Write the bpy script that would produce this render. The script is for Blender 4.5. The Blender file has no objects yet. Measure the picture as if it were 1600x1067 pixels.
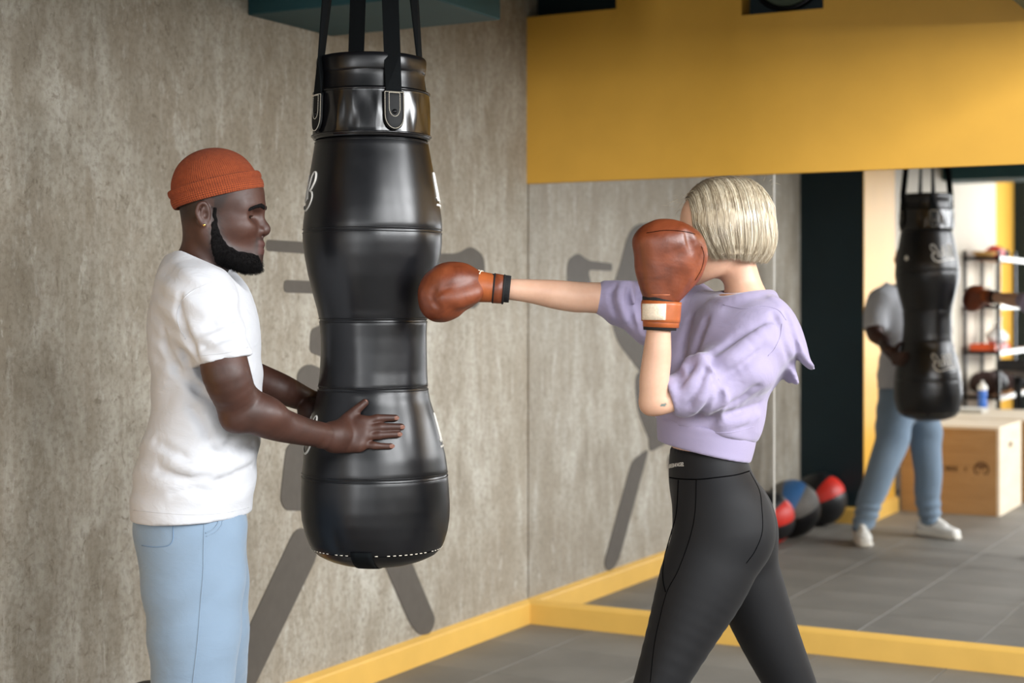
import bpy, bmesh, math, random
import numpy as np
from mathutils import Vector, Matrix

random.seed(7)
RNG = np.random.default_rng(11)
scene = bpy.context.scene
COL = scene.collection

# ------------------------------------------------------------------ camera
FPX = 2511.0            # focal length in pixels of the 1600 px wide frame
HORIZON = 474.0
CAM_H = 1.40
YAW = math.radians(28.3)
CY, SY = math.cos(YAW), math.sin(YAW)
D_CORNER = FPX * CAM_H / (972.0 - HORIZON)
X_CORNER = (825.0 - 800.0) / FPX * D_CORNER
CAM_X = -(CY * X_CORNER - SY * D_CORNER)
CAM_Y = -(SY * X_CORNER + CY * D_CORNER)

def room(p):
    """camera-aligned (right, depth, height) -> room (x along the mirror wall, y towards it, z)"""
    return (CAM_X + CY * p[0] - SY * p[1], CAM_Y + SY * p[0] + CY * p[1], p[2])

def cam_pt(px, py, d):
    return np.array([(px - 800.0) / FPX * d, d, CAM_H + (HORIZON - py) / FPX * d])

cam_data = bpy.data.cameras.new('camera')
cam_data.sensor_width = 36.0
cam_data.lens = 36.0 * FPX / 1600.0
cam_data.shift_y = -(533.5 - HORIZON) / 1600.0
cam_data.dof.use_dof = True
cam_data.dof.focus_distance = 3.85
cam_data.dof.aperture_fstop = 3.0
cam_data.clip_start = 0.05
camera = bpy.data.objects.new('camera', cam_data)
COL.objects.link(camera)
camera.location = (CAM_X, CAM_Y, CAM_H)
camera.rotation_euler = (math.radians(90), 0, YAW)
scene.camera = camera

# ------------------------------------------------------------------ view, world, daylight
scene.view_settings.view_transform = 'Standard'
scene.view_settings.look = 'None'
scene.view_settings.gamma = 1.0
scene.view_settings.use_curve_mapping = False
scene.view_settings.exposure = -0.22

world = bpy.data.worlds.new('world')
scene.world = world
world.use_nodes = True
bg = world.node_tree.nodes['Background']
bg.inputs['Color'].default_value = (0.80, 0.88, 1.0, 1)
bg.inputs['Strength'].default_value = 1.0

ROOM_X, ROOM_Y, ROOM_Z = 6.6, -10.2, 4.3

def daylight(name, loc, rot, sx, sy, power, col=(0.97, 0.985, 1.0), spread=180):
    l = bpy.data.lights.new(name, 'AREA')
    l.shape = 'RECTANGLE'; l.size = sx; l.size_y = sy
    l.energy = power; l.color = col
    l.spread = math.radians(spread)
    o = bpy.data.objects.new(name, l)
    COL.objects.link(o)
    o.location = loc; o.rotation_euler = rot
    return o

# windows in the right-hand wall and in the wall behind the camera
WIN_R = [(-2.3, 1.7), (-4.5, 1.7), (-6.7, 1.7), (-8.9, 1.7)]       # (centre y, width)
WIN_B = [(1.35, 0.8), (3.2, 1.0), (5.0, 1.0)]                                   # (centre x, width)
WIN_Z0, WIN_Z1 = 2.2, 4.1
BWIN_Z0, BWIN_Z1 = 0.5, 3.0
for cy_, w_ in WIN_R:
    daylight('daylight_right', (ROOM_X - 0.02, cy_, (WIN_Z0 + WIN_Z1) / 2), (math.radians(90), 0, math.radians(90)), w_, WIN_Z1 - WIN_Z0, {-2.3: 430, -4.5: 290, -6.7: 330, -8.9: 330}[cy_])
for cx_, w_ in WIN_B:
    daylight('daylight_back', (cx_, ROOM_Y + 0.02, (BWIN_Z0 + BWIN_Z1) / 2), (math.radians(90), 0, 0), w_, BWIN_Z1 - BWIN_Z0, (170 if cx_ < 2 else 55) * w_)

# ------------------------------------------------------------------ materials
def lin(c):
    if isinstance(c, str):
        c = [int(c[i:i + 2], 16) for i in (0, 2, 4)]
    return tuple((v / 255 / 12.92) if v / 255 <= 0.04045 else ((v / 255 + 0.055) / 1.055) ** 2.4 for v in c) + (1.0,)

class NT:
    def __init__(self, name):
        self.m = bpy.data.materials.new(name)
        self.m.use_nodes = True
        self.t = self.m.node_tree
        self.b = self.t.nodes['Principled BSDF']
    def n(self, kind, **kw):
        nd = self.t.nodes.new(kind)
        for k, v in kw.items():
            if hasattr(nd, k):
                setattr(nd, k, v)
            else:
                nd.inputs[k].default_value = v
        return nd
    def l(self, a, b):
        self.t.links.new(a, b)
    def coords(self, scale=(1, 1, 1), kind='Object', rot=(0, 0, 0)):
        tc = self.n('ShaderNodeTexCoord'); mp = self.n('ShaderNodeMapping')
        mp.inputs['Scale'].default_value = scale
        mp.inputs['Rotation'].default_value = rot
        self.l(tc.outputs[kind], mp.inputs['Vector'])
        return mp.outputs['Vector']
    def noise(self, vec, scale, detail=4, rough=0.55, dist=0.0):
        nd = self.n('ShaderNodeTexNoise')
        nd.inputs['Scale'].default_value = scale
        nd.inputs['Detail'].default_value = detail
        nd.inputs['Roughness'].default_value = rough
        nd.inputs['Distortion'].default_value = dist
        self.l(vec, nd.inputs['Vector'])
        return nd.outputs['Fac']
    def ramp(self, fac, stops, interp='LINEAR'):
        r = self.n('ShaderNodeValToRGB')
        r.color_ramp.interpolation = interp
        e = r.color_ramp.elements
        while len(e) > 1: e.remove(e[-1])
        e[0].position = stops[0][0]; e[0].color = stops[0][1]
        for p, c in stops[1:]:
            x = e.new(p); x.color = c
        self.l(fac, r.inputs['Fac'])
        return r.outputs['Color']
    def mix(self, fac, a, b, mode='MIX'):
        m = self.n('ShaderNodeMix', data_type='RGBA', blend_type=mode)
        for i, v in ((0, fac), (6, a), (7, b)):
            if hasattr(v, 'links') or isinstance(v, bpy.types.NodeSocket):
                self.l(v, m.inputs[i])
            else:
                m.inputs[i].default_value = v
        return m.outputs[2]
    def bump(self, height, strength=0.3, dist=0.01, normal=None):
        b = self.n('ShaderNodeBump')
        b.inputs['Strength'].default_value = strength
        b.inputs['Distance'].default_value = dist
        self.l(height, b.inputs['Height'])
        if normal is not None:
            self.l(normal, b.inputs['Normal'])
        return b.outputs['Normal']
    def set(self, **kw):
        for k, v in kw.items():
            k = k.replace('_', ' ')
            s = self.b.inputs[k]
            if isinstance(v, bpy.types.NodeSocket):
                self.l(v, s)
            else:
                s.default_value = v
        return self

W = (1, 1, 1, 1); K = (0, 0, 0, 1)
def g(v): return (v, v, v, 1)

def plain(name, col, rough=0.6, noise_amt=0.08, scale=30, bump=0.15, bdist=0.002, spec=0.4, metal=0.0, sheen=0.0):
    t = NT(name)
    v = t.coords()
    n = t.noise(v, scale, 5)
    c = lin(col)
    lo = tuple(x * (1 - noise_amt) for x in c[:3]) + (1,)
    hi = tuple(min(1, x * (1 + noise_amt)) for x in c[:3]) + (1,)
    t.set(Base_Color=t.ramp(n, [(0.3, lo), (0.7, hi)]), Roughness=rough, Metallic=metal)
    t.b.inputs['Specular IOR Level'].default_value = spec
    if sheen:
        t.b.inputs['Sheen Weight'].default_value = sheen
        t.b.inputs['Sheen Roughness'].default_value = 0.5
    if bump:
        t.set(Normal=t.bump(n, bump, bdist))
    return t.m

def make_concrete():
    t = NT('concrete_plaster')
    v = t.coords()
    big = t.noise(t.coords((1, 1.0, 0.55)), 1.35, 5, 0.6, 0.5)
    mid = t.noise(t.coords((1, 1.25, 0.62)), 5.2, 9, 0.66, 0.55)
    cell = t.noise(t.coords((1, 1.5, 0.5)), 11, 6, 0.62, 0.3)
    vst = t.noise(t.coords((1, 7.0, 0.35)), 2.3, 5, 0.6, 0.2)
    fine = t.noise(v, 55, 8, 0.72)
    base = t.ramp(mid, [(0.30, lin((136, 127, 112))), (0.44, lin((158, 150, 136))), (0.56, lin((171, 165, 152))), (0.72, lin((188, 184, 174)))])
    c1 = t.mix(t.ramp(big, [(0.38, g(0.55)), (0.58, g(0.0))]), base, lin((139, 126, 107)))
    c2 = t.mix(t.ramp(cell, [(0.40, g(0.45)), (0.50, g(0.0))]), c1, lin((142, 133, 117)))
    c2 = t.mix(t.ramp(cell, [(0.58, g(0.0)), (0.66, g(0.45))]), c2, lin((190, 186, 176)))
    c3 = t.mix(t.ramp(vst, [(0.56, g(0.0)), (0.70, g(0.30))]), c2, lin((184, 180, 170)))
    pits = t.noise(t.coords((1, 1.0, 0.8)), 19, 10, 0.74, 1.5)
    c4 = t.mix(t.ramp(pits, [(0.355, g(0.65)), (0.415, g(0.0))]), c3, lin((110, 100, 84)))
    drip = t.noise(t.coords((1, 3.0, 0.9)), 2.6, 10, 0.74, 1.0)
    c5 = t.mix(t.ramp(drip, [(0.625, g(0.0)), (0.645, g(0.5))]), c4, lin((203, 199, 189)))
    c6 = t.mix(t.ramp(fine, [(0.40, g(0.42)), (0.53, g(0.0))]), c5, lin((116, 107, 92)))
    scr = t.noise(t.coords((1, 2.6, 0.9)), 24, 10, 0.78, 0.8)
    c6 = t.mix(t.ramp(scr, [(0.375, g(0.6)), (0.43, g(0.0))]), c6, lin((108, 98, 82)))
    c6 = t.mix(t.ramp(scr, [(0.585, g(0.0)), (0.635, g(0.45))]), c6, lin((196, 191, 180)))
    t.set(Base_Color=c6, Roughness=t.ramp(mid, [(0.3, g(0.55)), (0.7, g(0.75))]))
    h = t.mix(0.5, mid, fine)
    h2 = t.mix(0.4, h, pits)
    t.set(Normal=t.bump(h2, 0.3, 0.006))
    t.b.inputs['Specular IOR Level'].default_value = 0.3
    return t.m

def make_rubber():
    t = NT('rubber_floor')
    v = t.coords()
    n1 = t.noise(v, 2.2, 5); n2 = t.noise(v, 260, 3, 0.8)
    c = t.ramp(n1, [(0.3, lin((108, 104, 97))), (0.7, lin((126, 122, 114)))])
    c2 = t.mix(t.ramp(n2, [(0.6, g(0)), (0.7, g(0.5))]), c, lin((148, 144, 136)))
    t.set(Base_Color=c2, Roughness=0.62, Normal=t.bump(n2, 0.25, 0.002))
    return t.m

def make_leather_black():
    t = NT('black_leather')
    v = t.coords()
    n1 = t.noise(v, 9, 5, 0.6, 0.4); n2 = t.noise(v, 140, 4, 0.7); n3 = t.noise(t.coords((1, 1, 0.35)), 5, 3)
    vor = t.n('ShaderNodeTexVoronoi', feature='DISTANCE_TO_EDGE'); vor.inputs['Scale'].default_value = 190
    t.l(v, vor.inputs['Vector'])
    c = t.ramp(n1, [(0.3, lin((9, 10, 13))), (0.7, lin((16, 16, 19)))])
    t.set(Base_Color=c, Roughness=t.ramp(n1, [(0.25, g(0.27)), (0.75, g(0.36))]))
    nb = t.bump(n3, 0.10, 0.012)
    nb = t.bump(t.mix(0.5, n1, n2), 0.05, 0.002, nb)
    nb = t.bump(vor.outputs['Distance'], 0.04, 0.001, nb)
    t.set(Normal=nb)
    t.b.inputs['Specular IOR Level'].default_value = 0.42
    t.b.inputs['Coat Weight'].default_value = 0.0
    t.b.inputs['Coat Roughness'].default_value = 0.2
    return t.m

def make_vinyl():
    t = NT('black_vinyl')
    v = t.coords((1, 1, 0.35))
    n = t.noise(v, 11, 2, 0.4, 0.6)
    t.set(Base_Color=lin((15, 15, 17)), Roughness=0.22, Normal=t.bump(n, 0.35, 0.02))
    t.b.inputs['Specular IOR Level'].default_value = 0.6
    return t.m

def make_brown_leather():
    t = NT('brown_leather')
    v = t.coords()
    n1 = t.noise(v, 14, 6, 0.62, 0.6); n2 = t.noise(v, 120, 5, 0.7); n3 = t.noise(v, 55, 8, 0.75, 1.8)
    c = t.ramp(n1, [(0.28, lin((82, 37, 19))), (0.5, lin((109, 52, 27))), (0.75, lin((132, 68, 37)))])
    c2 = t.mix(t.ramp(n3, [(0.66, g(0)), (0.74, g(0.35))]), c, lin((164, 100, 62)))
    t.set(Base_Color=c2, Roughness=t.ramp(n1, [(0.3, g(0.36)), (0.7, g(0.5))]))
    nb = t.bump(t.mix(0.4, n2, n3), 0.22, 0.003)
    t.set(Normal=nb)
    t.b.inputs['Specular IOR Level'].default_value = 0.5
    return t.m

def make_skin(name, c_lo, c_mid, c_hi, rough=0.48, sss=0.12, red=(0.6, 0.25, 0.15)):
    t = NT(name)
    v = t.coords()
    n1 = t.noise(v, 9, 5, 0.6); n2 = t.noise(v, 320, 4, 0.7); n3 = t.noise(v, 60, 4, 0.6)
    c = t.ramp(n1, [(0.25, lin(c_lo)), (0.5, lin(c_mid)), (0.78, lin(c_hi))])
    t.set(Base_Color=c, Roughness=t.ramp(n3, [(0.3, g(rough - 0.06)), (0.7, g(rough + 0.08))]))
    t.set(Normal=t.bump(t.mix(0.5, n2, n3), 0.12, 0.0015))
    t.b.inputs['Subsurface Weight'].default_value = sss
    t.b.inputs['Subsurface Radius'].default_value = (0.012, 0.005, 0.003)
    t.b.inputs['Subsurface Scale'].default_value = 0.6
    t.b.inputs['Specular IOR Level'].default_value = 0.45
    return t.m

def make_cloth(name, col, rough=0.85, weave=420, amt=0.06, bump=0.25, sheen=0.25, wr=0.25, wscale=11):
    t = NT(name)
    v = t.coords()
    n1 = t.noise(v, 6, 4); n2 = t.noise(v, weave, 3, 0.8); n3 = t.noise(t.coords((1, 1, 1.6)), wscale, 4, 0.5, 0.9)
    c = lin(col)
    lo = tuple(x * (1 - amt) for x in c[:3]) + (1,); hi = tuple(min(1, x * (1 + amt)) for x in c[:3]) + (1,)
    t.set(Base_Color=t.ramp(n1, [(0.3, lo), (0.7, hi)]), Roughness=rough)
    nb = t.bump(n3, wr, 0.012)
    nb = t.bump(n2, bump, 0.001, nb)
    t.set(Normal=nb)
    t.b.inputs['Sheen Weight'].default_value = sheen
    t.b.inputs['Sheen Roughness'].default_value = 0.45
    t.b.inputs['Specular IOR Level'].default_value = 0.25
    return t.m

def make_wood(name, a, b, rough=0.5):
    t = NT(name)
    v = t.coords((1, 1, 6))
    n = t.noise(v, 3.2, 7, 0.65, 0.8)
    t.set(Base_Color=t.ramp(n, [(0.3, lin(a)), (0.7, lin(b))]), Roughness=rough, Normal=t.bump(n, 0.1, 0.002))
    return t.m

def make_mirror():
    t = NT('mirror_silver')
    n = t.noise(t.coords(), 1.5, 2)
    t.set(Base_Color=t.ramp(n, [(0.3, g(0.86)), (0.7, g(0.88))]), Metallic=1.0, Roughness=0.0)
    return t.m

M = {}
M['concrete'] = make_concrete()
M['rubber'] = make_rubber()
M['leather'] = make_leather_black()
M['vinyl'] = make_vinyl()
M['brown'] = make_brown_leather()
M['brown_strap'] = plain('brown_strap_leather', (152, 80, 40), 0.42, 0.14, 40, 0.15, 0.002)
M['mirror'] = make_mirror()
M['yellow'] = plain('yellow_paint', (216, 164, 64), 0.42, 0.03, 6, 0.06, 0.002)
M['yellow_trim'] = plain('yellow_gloss_trim', (216, 172, 86), 0.36, 0.04, 8, 0.05, 0.002)
M['teal'] = plain('dark_teal_paint', (30, 68, 72), 0.55, 0.1, 5, 0.06, 0.002)
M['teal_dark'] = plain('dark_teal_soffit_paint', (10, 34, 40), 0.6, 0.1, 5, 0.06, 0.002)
M['ceiling'] = plain('dark_ceiling_paint', (16, 34, 38), 0.8, 0.08, 4, 0.05, 0.002)
M['cream'] = plain('cream_wall_paint', (194, 184, 166), 0.7, 0.03, 5, 0.05, 0.002)
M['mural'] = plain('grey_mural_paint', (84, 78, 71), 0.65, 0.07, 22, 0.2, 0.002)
M['strap'] = plain('black_webbing', (7, 10, 12), 0.9, 0.2, 220, 0.3, 0.001, spec=0.15)
M['stitch'] = plain('white_thread', (214, 206, 190), 0.7, 0.05, 80, 0.1, 0.001)
M['white_print'] = plain('white_print', (226, 222, 214), 0.5, 0.05, 60, 0.05, 0.001)
M['steel'] = plain('dark_steel', (40, 40, 42), 0.3, 0.1, 60, 0.05, 0.001, metal=0.9)
M['black_rubber'] = plain('black_rubber', (20, 20, 22), 0.6, 0.1, 60, 0.2, 0.001)
M['gold'] = plain('gold', (222, 176, 98), 0.2, 0.05, 60, 0.0, 0.001, metal=1.0)

# ------------------------------------------------------------------ mesh helpers
def link_mesh(name, verts, faces, mat, parent=None, smooth=True, frame='room', origin=None):
    """ONE mesh object. frame 'cam': verts are camera-aligned and are turned into the room first."""
    v = np.asarray(verts, dtype=np.float64)
    if frame == 'cam':
        v = np.stack([CAM_X + CY * v[:, 0] - SY * v[:, 1], CAM_Y + SY * v[:, 0] + CY * v[:, 1], v[:, 2]], axis=1)
    off = np.zeros(3)
    if frame == 'local':
        pass
    elif parent is not None:
        off = np.array(world_loc(parent))
    elif origin is not None:
        off = np.array(origin)
    else:
        off = np.array([(v[:, 0].min() + v[:, 0].max()) / 2, (v[:, 1].min() + v[:, 1].max()) / 2, v[:, 2].min()])
    v = v - off
    me = bpy.data.meshes.new(name)
    if isinstance(faces, np.ndarray):
        n, k = faces.shape
        me.vertices.add(len(v)); me.vertices.foreach_set('co', v.astype(np.float32).ravel())
        me.loops.add(n * k); me.loops.foreach_set('vertex_index', faces.astype(np.int32).ravel())
        me.polygons.add(n); me.polygons.foreach_set('loop_start', np.arange(0, n * k, k, dtype=np.int32))
        me.update(calc_edges=True); me.validate()
    else:
        me.from_pydata(v.tolist(), [], [list(f) for f in faces]); me.update()
    if smooth:
        me.polygons.foreach_set('use_smooth', np.ones(len(me.polygons), dtype=bool))
    if mat is not None:
        me.materials.append(M[mat] if isinstance(mat, str) else mat)
    o = bpy.data.objects.new(name, me)
    COL.objects.link(o)
    if parent is not None:
        o.parent = parent
    elif frame != 'local':
        o.location = off
    return o

def world_loc(o):
    p = Vector(o.location)
    while o.parent is not None:
        o = o.parent
        p = p + Vector(o.location)
    return p

def empty(name, loc, label, cat, group=None):
    o = bpy.data.objects.new(name, None)
    o.empty_display_size = 0.1
    COL.objects.link(o)
    o.location = loc
    o['label'] = label; o['category'] = cat
    if group: o['group'] = group
    return o

def tag(o, label, cat, group=None):
    o['label'] = label; o['category'] = cat
    if group: o['group'] = group
    return o

def structure(o):
    o['kind'] = 'structure'
    return o

def box_vf(x0, x1, y0, y1, z0, z1):
    v = [(x0, y0, z0), (x1, y0, z0), (x1, y1, z0), (x0, y1, z0), (x0, y0, z1), (x1, y0, z1), (x1, y1, z1), (x0, y1, z1)]
    f = [(0, 3, 2, 1), (4, 5, 6, 7), (0, 1, 5, 4), (1, 2, 6, 5), (2, 3, 7, 6), (3, 0, 4, 7)]
    return v, f

def box(name, x0, x1, y0, y1, z0, z1, mat, parent=None, bevel=0.0, seg=2, smooth=False):
    v, f = box_vf(x0, x1, y0, y1, z0, z1)
    o = link_mesh(name, v, f, mat, parent, smooth=smooth)
    if bevel:
        bm = bmesh.new(); bm.from_mesh(o.data)
        bmesh.ops.bevel(bm, geom=list(bm.edges), offset=bevel, segments=seg, affect='EDGES', profile=0.5)
        bm.to_mesh(o.data); bm.free()
    return o

def tube_vf(pts, rad, nseg=8, closed=False, caps=True, flat=None, ref=None):
    """swept tube; rad scalar or list; flat scales the second cross-section axis"""
    P = np.asarray(pts, float); n = len(P)
    R = np.full(n, rad, float) if np.isscalar(rad) else np.asarray(rad, float)
    T = np.gradient(P, axis=0) if not closed else (np.roll(P, -1, 0) - np.roll(P, 1, 0))
    T /= np.linalg.norm(T, axis=1, keepdims=True) + 1e-12
    up = np.array([0, 0, 1.0]) if ref is None else np.asarray(ref, float)
    if abs(T[0] @ up) > 0.95 and ref is None: up = np.array([1.0, 0, 0])
    U = np.zeros_like(P)
    u = up - (up @ T[0]) * T[0]; u /= np.linalg.norm(u)
    for i in range(n):
        u = u - (u @ T[i]) * T[i]; u /= np.linalg.norm(u) + 1e-12
        U[i] = u
    V = np.cross(T, U)
    a = np.linspace(0, 2 * np.pi, nseg, endpoint=False)
    fl = 1.0 if flat is None else flat
    ring = P[:, None] + R[:, None, None] * (np.cos(a)[None, :, None] * U[:, None] * fl + np.sin(a)[None, :, None] * V[:, None])
    verts = ring.reshape(-1, 3)
    faces = []
    m = n if closed else n - 1
    for i in range(m):
        j = (i + 1) % n
        for k in range(nseg):
            k2 = (k + 1) % nseg
            faces.append((i * nseg + k, i * nseg + k2, j * nseg + k2, j * nseg + k))
    if caps and not closed:
        faces.append(tuple(range(nseg))[::-1]); faces.append(tuple((n - 1) * nseg + k for k in range(nseg)))
    return verts, faces

class MB:
    """collects vertices and faces for ONE mesh"""
    def __init__(self): self.v = []; self.f = []; self.n = 0
    def add(self, vf):
        v, f = vf
        self.v.extend([tuple(p) for p in v]); self.f.extend([tuple(i + self.n for i in q) for q in f]); self.n += len(v)
        return self
    def box(self, *a): return self.add(box_vf(*a))
    def tube(self, *a, **k): return self.add(tube_vf(*a, **k))
    def build(self, name, mat, parent=None, smooth=True, frame='room', origin=None):
        return link_mesh(name, self.v, self.f, mat, parent, smooth, frame, origin)

def prism_x(poly, x0, x1):
    """poly of (y, z) extruded from x0 to x1"""
    n = len(poly)
    v = [(x0, p[0], p[1]) for p in poly] + [(x1, p[0], p[1]) for p in poly]
    f = [tuple(range(n))[::-1], tuple(range(n, 2 * n))] + [(i, (i + 1) % n, n + (i + 1) % n, n + i) for i in range(n)]
    return v, f

def spline(P, n=6):
    """Catmull-Rom through the rows of P"""
    P = np.asarray(P, float)
    Q = np.vstack([2 * P[0] - P[1], P, 2 * P[-1] - P[-2]])
    out = []
    for i in range(1, len(Q) - 2):
        for t in np.arange(n) / n:
            p0, p1, p2, p3 = Q[i - 1], Q[i], Q[i + 1], Q[i + 2]
            out.append(0.5 * (2 * p1 + (p2 - p0) * t + (2 * p0 - 5 * p1 + 4 * p2 - p3) * t * t + (-p0 + 3 * p1 - 3 * p2 + p3) * t ** 3))
    out.append(P[-1])
    return np.array(out)
# ------------------------------------------------------------------ the room
# floor slab with rubber tiles
slab = structure(box('floor', -0.1, ROOM_X + 0.1, ROOM_Y - 0.1, 0.1, -0.12, -0.02, 'black_rubber'))
TILE = 0.5
tile_v, tile_f = box_vf(-TILE / 2 + 0.0015, TILE / 2 - 0.0015, -TILE / 2 + 0.0015, TILE / 2 - 0.0015, 0, 0.02)
t0 = link_mesh('floor_tile', tile_v, tile_f, 'rubber', None, smooth=False, frame='local')
bm = bmesh.new(); bm.from_mesh(t0.data)
bmesh.ops.bevel(bm, geom=[e for e in bm.edges if all(v.co.z > 0.01 for v in e.verts)], offset=0.002, segments=1, affect='EDGES')
bm.to_mesh(t0.data); bm.free()
first = True
nx, ny = 14, 21
so = Vector(slab.location)
for i in range(nx):
    for j in range(ny):
        o = t0 if first else t0.copy()
        if not first: COL.objects.link(o)
        first = False
        o.parent = slab
        o.location = Vector((0.08 + TILE * (i + 0.0) , 0.08 - TILE * (j + 0.5), -0.02 + 0.0004 * ((i * 7 + j * 3) % 3 - 1))) - so

structure(box('ceiling', -0.1, ROOM_X + 0.1, ROOM_Y - 0.1, 0.1, ROOM_Z, ROOM_Z + 0.1, 'ceiling'))

# left wall: bare concrete plaster
PIL_Y0, PIL_Y1, PIL_X = -4.53, -3.79, 0.42
structure(box('wall_left', -0.1, 0.0, PIL_Y1, 0.1, -0.02, ROOM_Z, 'concrete'))
structure(box('wall_left_rear', -0.1, 0.10, -9.35, PIL_Y0, -0.02, ROOM_Z, 'cream'))
structure(box('wall_left_end', -0.1, 0.10, ROOM_Y, -9.35, -0.02, ROOM_Z, 'yellow'))
# pillar: dark teal towards the mirror, yellow flank
pil = structure(box('wall_pillar', -0.1, PIL_X - 0.006, PIL_Y0, PIL_Y1, -0.02, ROOM_Z, 'teal_dark'))
box('yellow_panel', PIL_X - 0.006, PIL_X, PIL_Y0, PIL_Y1 - 0.001, -0.02, ROOM_Z, 'yellow', pil)

# mirror wall: yellow above the mirror, with two dark openings up at the ceiling
MZ0, MZ1 = 0.085, 1.925
wm = MB()
def wseg(x0, x1, z0, z1): wm.box(x0, x1, -0.012, 0.1, z0, z1)
H1, H2 = 2.655, 2.578
wseg(0.0, 0.43, MZ1, H1); wseg(0.43, 0.993, MZ1, ROOM_Z); wseg(0.993, 1.338, MZ1, H2); wseg(1.338, ROOM_X, MZ1, ROOM_Z)
wm.box(0.0, ROOM_X, 0.006, 0.1, -0.02, MZ1)
structure(wm.build('wall_mirror', 'yellow', smooth=False))
op = MB(); op.box(0.0, 0.43, 0.09, 0.12, H1, ROOM_Z)
structure(op.build('trim_1', 'teal_dark', smooth=False))
op = MB(); op.box(0.993, 1.338, 0.09, 0.12, H2, ROOM_Z)
tr2 = structure(op.build('trim_2', 'teal_dark', smooth=False))
# round duct mouth inside the second opening
mb = MB()
a = np.linspace(0, 2 * np.pi, 48, endpoint=False)
for r0, r1, yy in ((0.0, 0.15, 0.075), (0.15, 0.17, 0.06)):
    pass
ring_pts = [(1.16 + 0.15 * math.cos(q), 0.07, 2.755 + 0.15 * math.sin(q)) for q in a]
mb.tube(ring_pts, 0.012, 8, closed=True)
mb.build('duct_rim', 'steel', tr2)
dv = [(1.16, 0.08, 2.755)] + [(1.16 + 0.15 * math.cos(q), 0.075, 2.755 + 0.15 * math.sin(q)) for q in a]
link_mesh('duct_cover', dv, [(0, 1 + (i + 1) % 48, 1 + i) for i in range(48)], plain('duct_green', (74, 84, 66), 0.6), tr2, smooth=False)

# the mirror: separate panes
mroot = empty('wall_mirror_panel', (0.0, -0.004, MZ0), 'tall frameless mirror covering the wall below the yellow band', 'mirror')
PANES = [(0.006, 1.128), (1.1335, 2.118), (2.1235, 3.25), (3.2555, 4.38), (4.3855, 5.5), (5.5055, ROOM_X - 0.01)]
for x0, x1 in PANES:
    box('mirror_pane', x0, x1, -0.004, 0.005, MZ0, MZ1 - 0.002, 'mirror', mroot)
for k, ((_, x1), (x2, _)) in enumerate(zip(PANES[:-1], PANES[1:])):
    box('joint_strip', x1, x2, -0.0045, 0.004, MZ0, MZ1 - 0.002, 'white_print', mroot)

# far walls and their windows
wb = MB()
def wall_with_windows(name, axis, span, wins, mat):
    m = MB()
    WIN_Z0, WIN_Z1 = (BWIN_Z0, BWIN_Z1) if axis == 'x' else (globals()['WIN_Z0'], globals()['WIN_Z1'])
    lo, hi = span
    cuts = sorted([(c - w / 2, c + w / 2) for c, w in wins])
    def put(u0, u1, z0, z1):
        if axis == 'x': m.box(u0, u1, ROOM_Y - 0.1, ROOM_Y, z0, z1)
        else: m.box(ROOM_X, ROOM_X + 0.1, u0, u1, z0, z1)
    put(lo, hi, -0.02, WIN_Z0); put(lo, hi, WIN_Z1, ROOM_Z)
    u = lo
    for c0, c1 in cuts:
        put(u, c0, WIN_Z0, WIN_Z1); u = c1
    put(u, hi, WIN_Z0, WIN_Z1)
    return structure(m.build(name, mat, smooth=False))
wall_with_windows('wall_right', 'y', (ROOM_Y, 0.1), WIN_R, 'cream')
wall_with_windows('wall_back', 'x', (0.10, ROOM_X), WIN_B, 'teal_dark')
M['frame_black'] = plain('black_window_frame', (24, 26, 28), 0.45)
tg = NT('window_glass'); tr_ = tg.n('ShaderNodeBsdfTransparent'); tg.l(tr_.outputs[0], tg.t.nodes['Material Output'].inputs['Surface'])
nzg = tg.noise(tg.coords(), 3, 2); tg.l(tg.ramp(nzg, [(0, g(0.93)), (1, g(0.97))]), tr_.inputs['Color'])
M['pane'] = tg.m
wn = 1
for axis, wins in (('y', WIN_R), ('x', WIN_B)):
    z0w, z1w = (BWIN_Z0, BWIN_Z1) if axis == 'x' else (WIN_Z0, WIN_Z1)
    for c, w in wins:
        m = MB()
        f = 0.05
        for (u0, u1, z0, z1) in ((c - w / 2, c - w / 2 + f, z0w, z1w), (c + w / 2 - f, c + w / 2, z0w, z1w), (c - w / 2, c + w / 2, z0w, z0w + f), (c - w / 2, c + w / 2, z1w - f, z1w), (c - f / 2, c + f / 2, z0w, z1w)):
            if axis == 'y': m.box(ROOM_X + 0.02, ROOM_X + 0.08, u0, u1, z0, z1)
            else: m.box(u0, u1, ROOM_Y - 0.08, ROOM_Y - 0.02, z0, z1)
        wo = structure(m.build('window_%d' % wn, 'frame_black', smooth=False)); wn += 1
        for u0, u1 in ((c - w / 2 + f, c - f / 2), (c + f / 2, c + w / 2 - f)):
            if axis == 'y': box('pane', ROOM_X + 0.048, ROOM_X + 0.052, u0, u1, z0w + f, z1w - f, 'pane', wo)
            else: box('pane', u0, u1, ROOM_Y - 0.052, ROOM_Y - 0.048, z0w + f, z1w - f, 'pane', wo)

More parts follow.
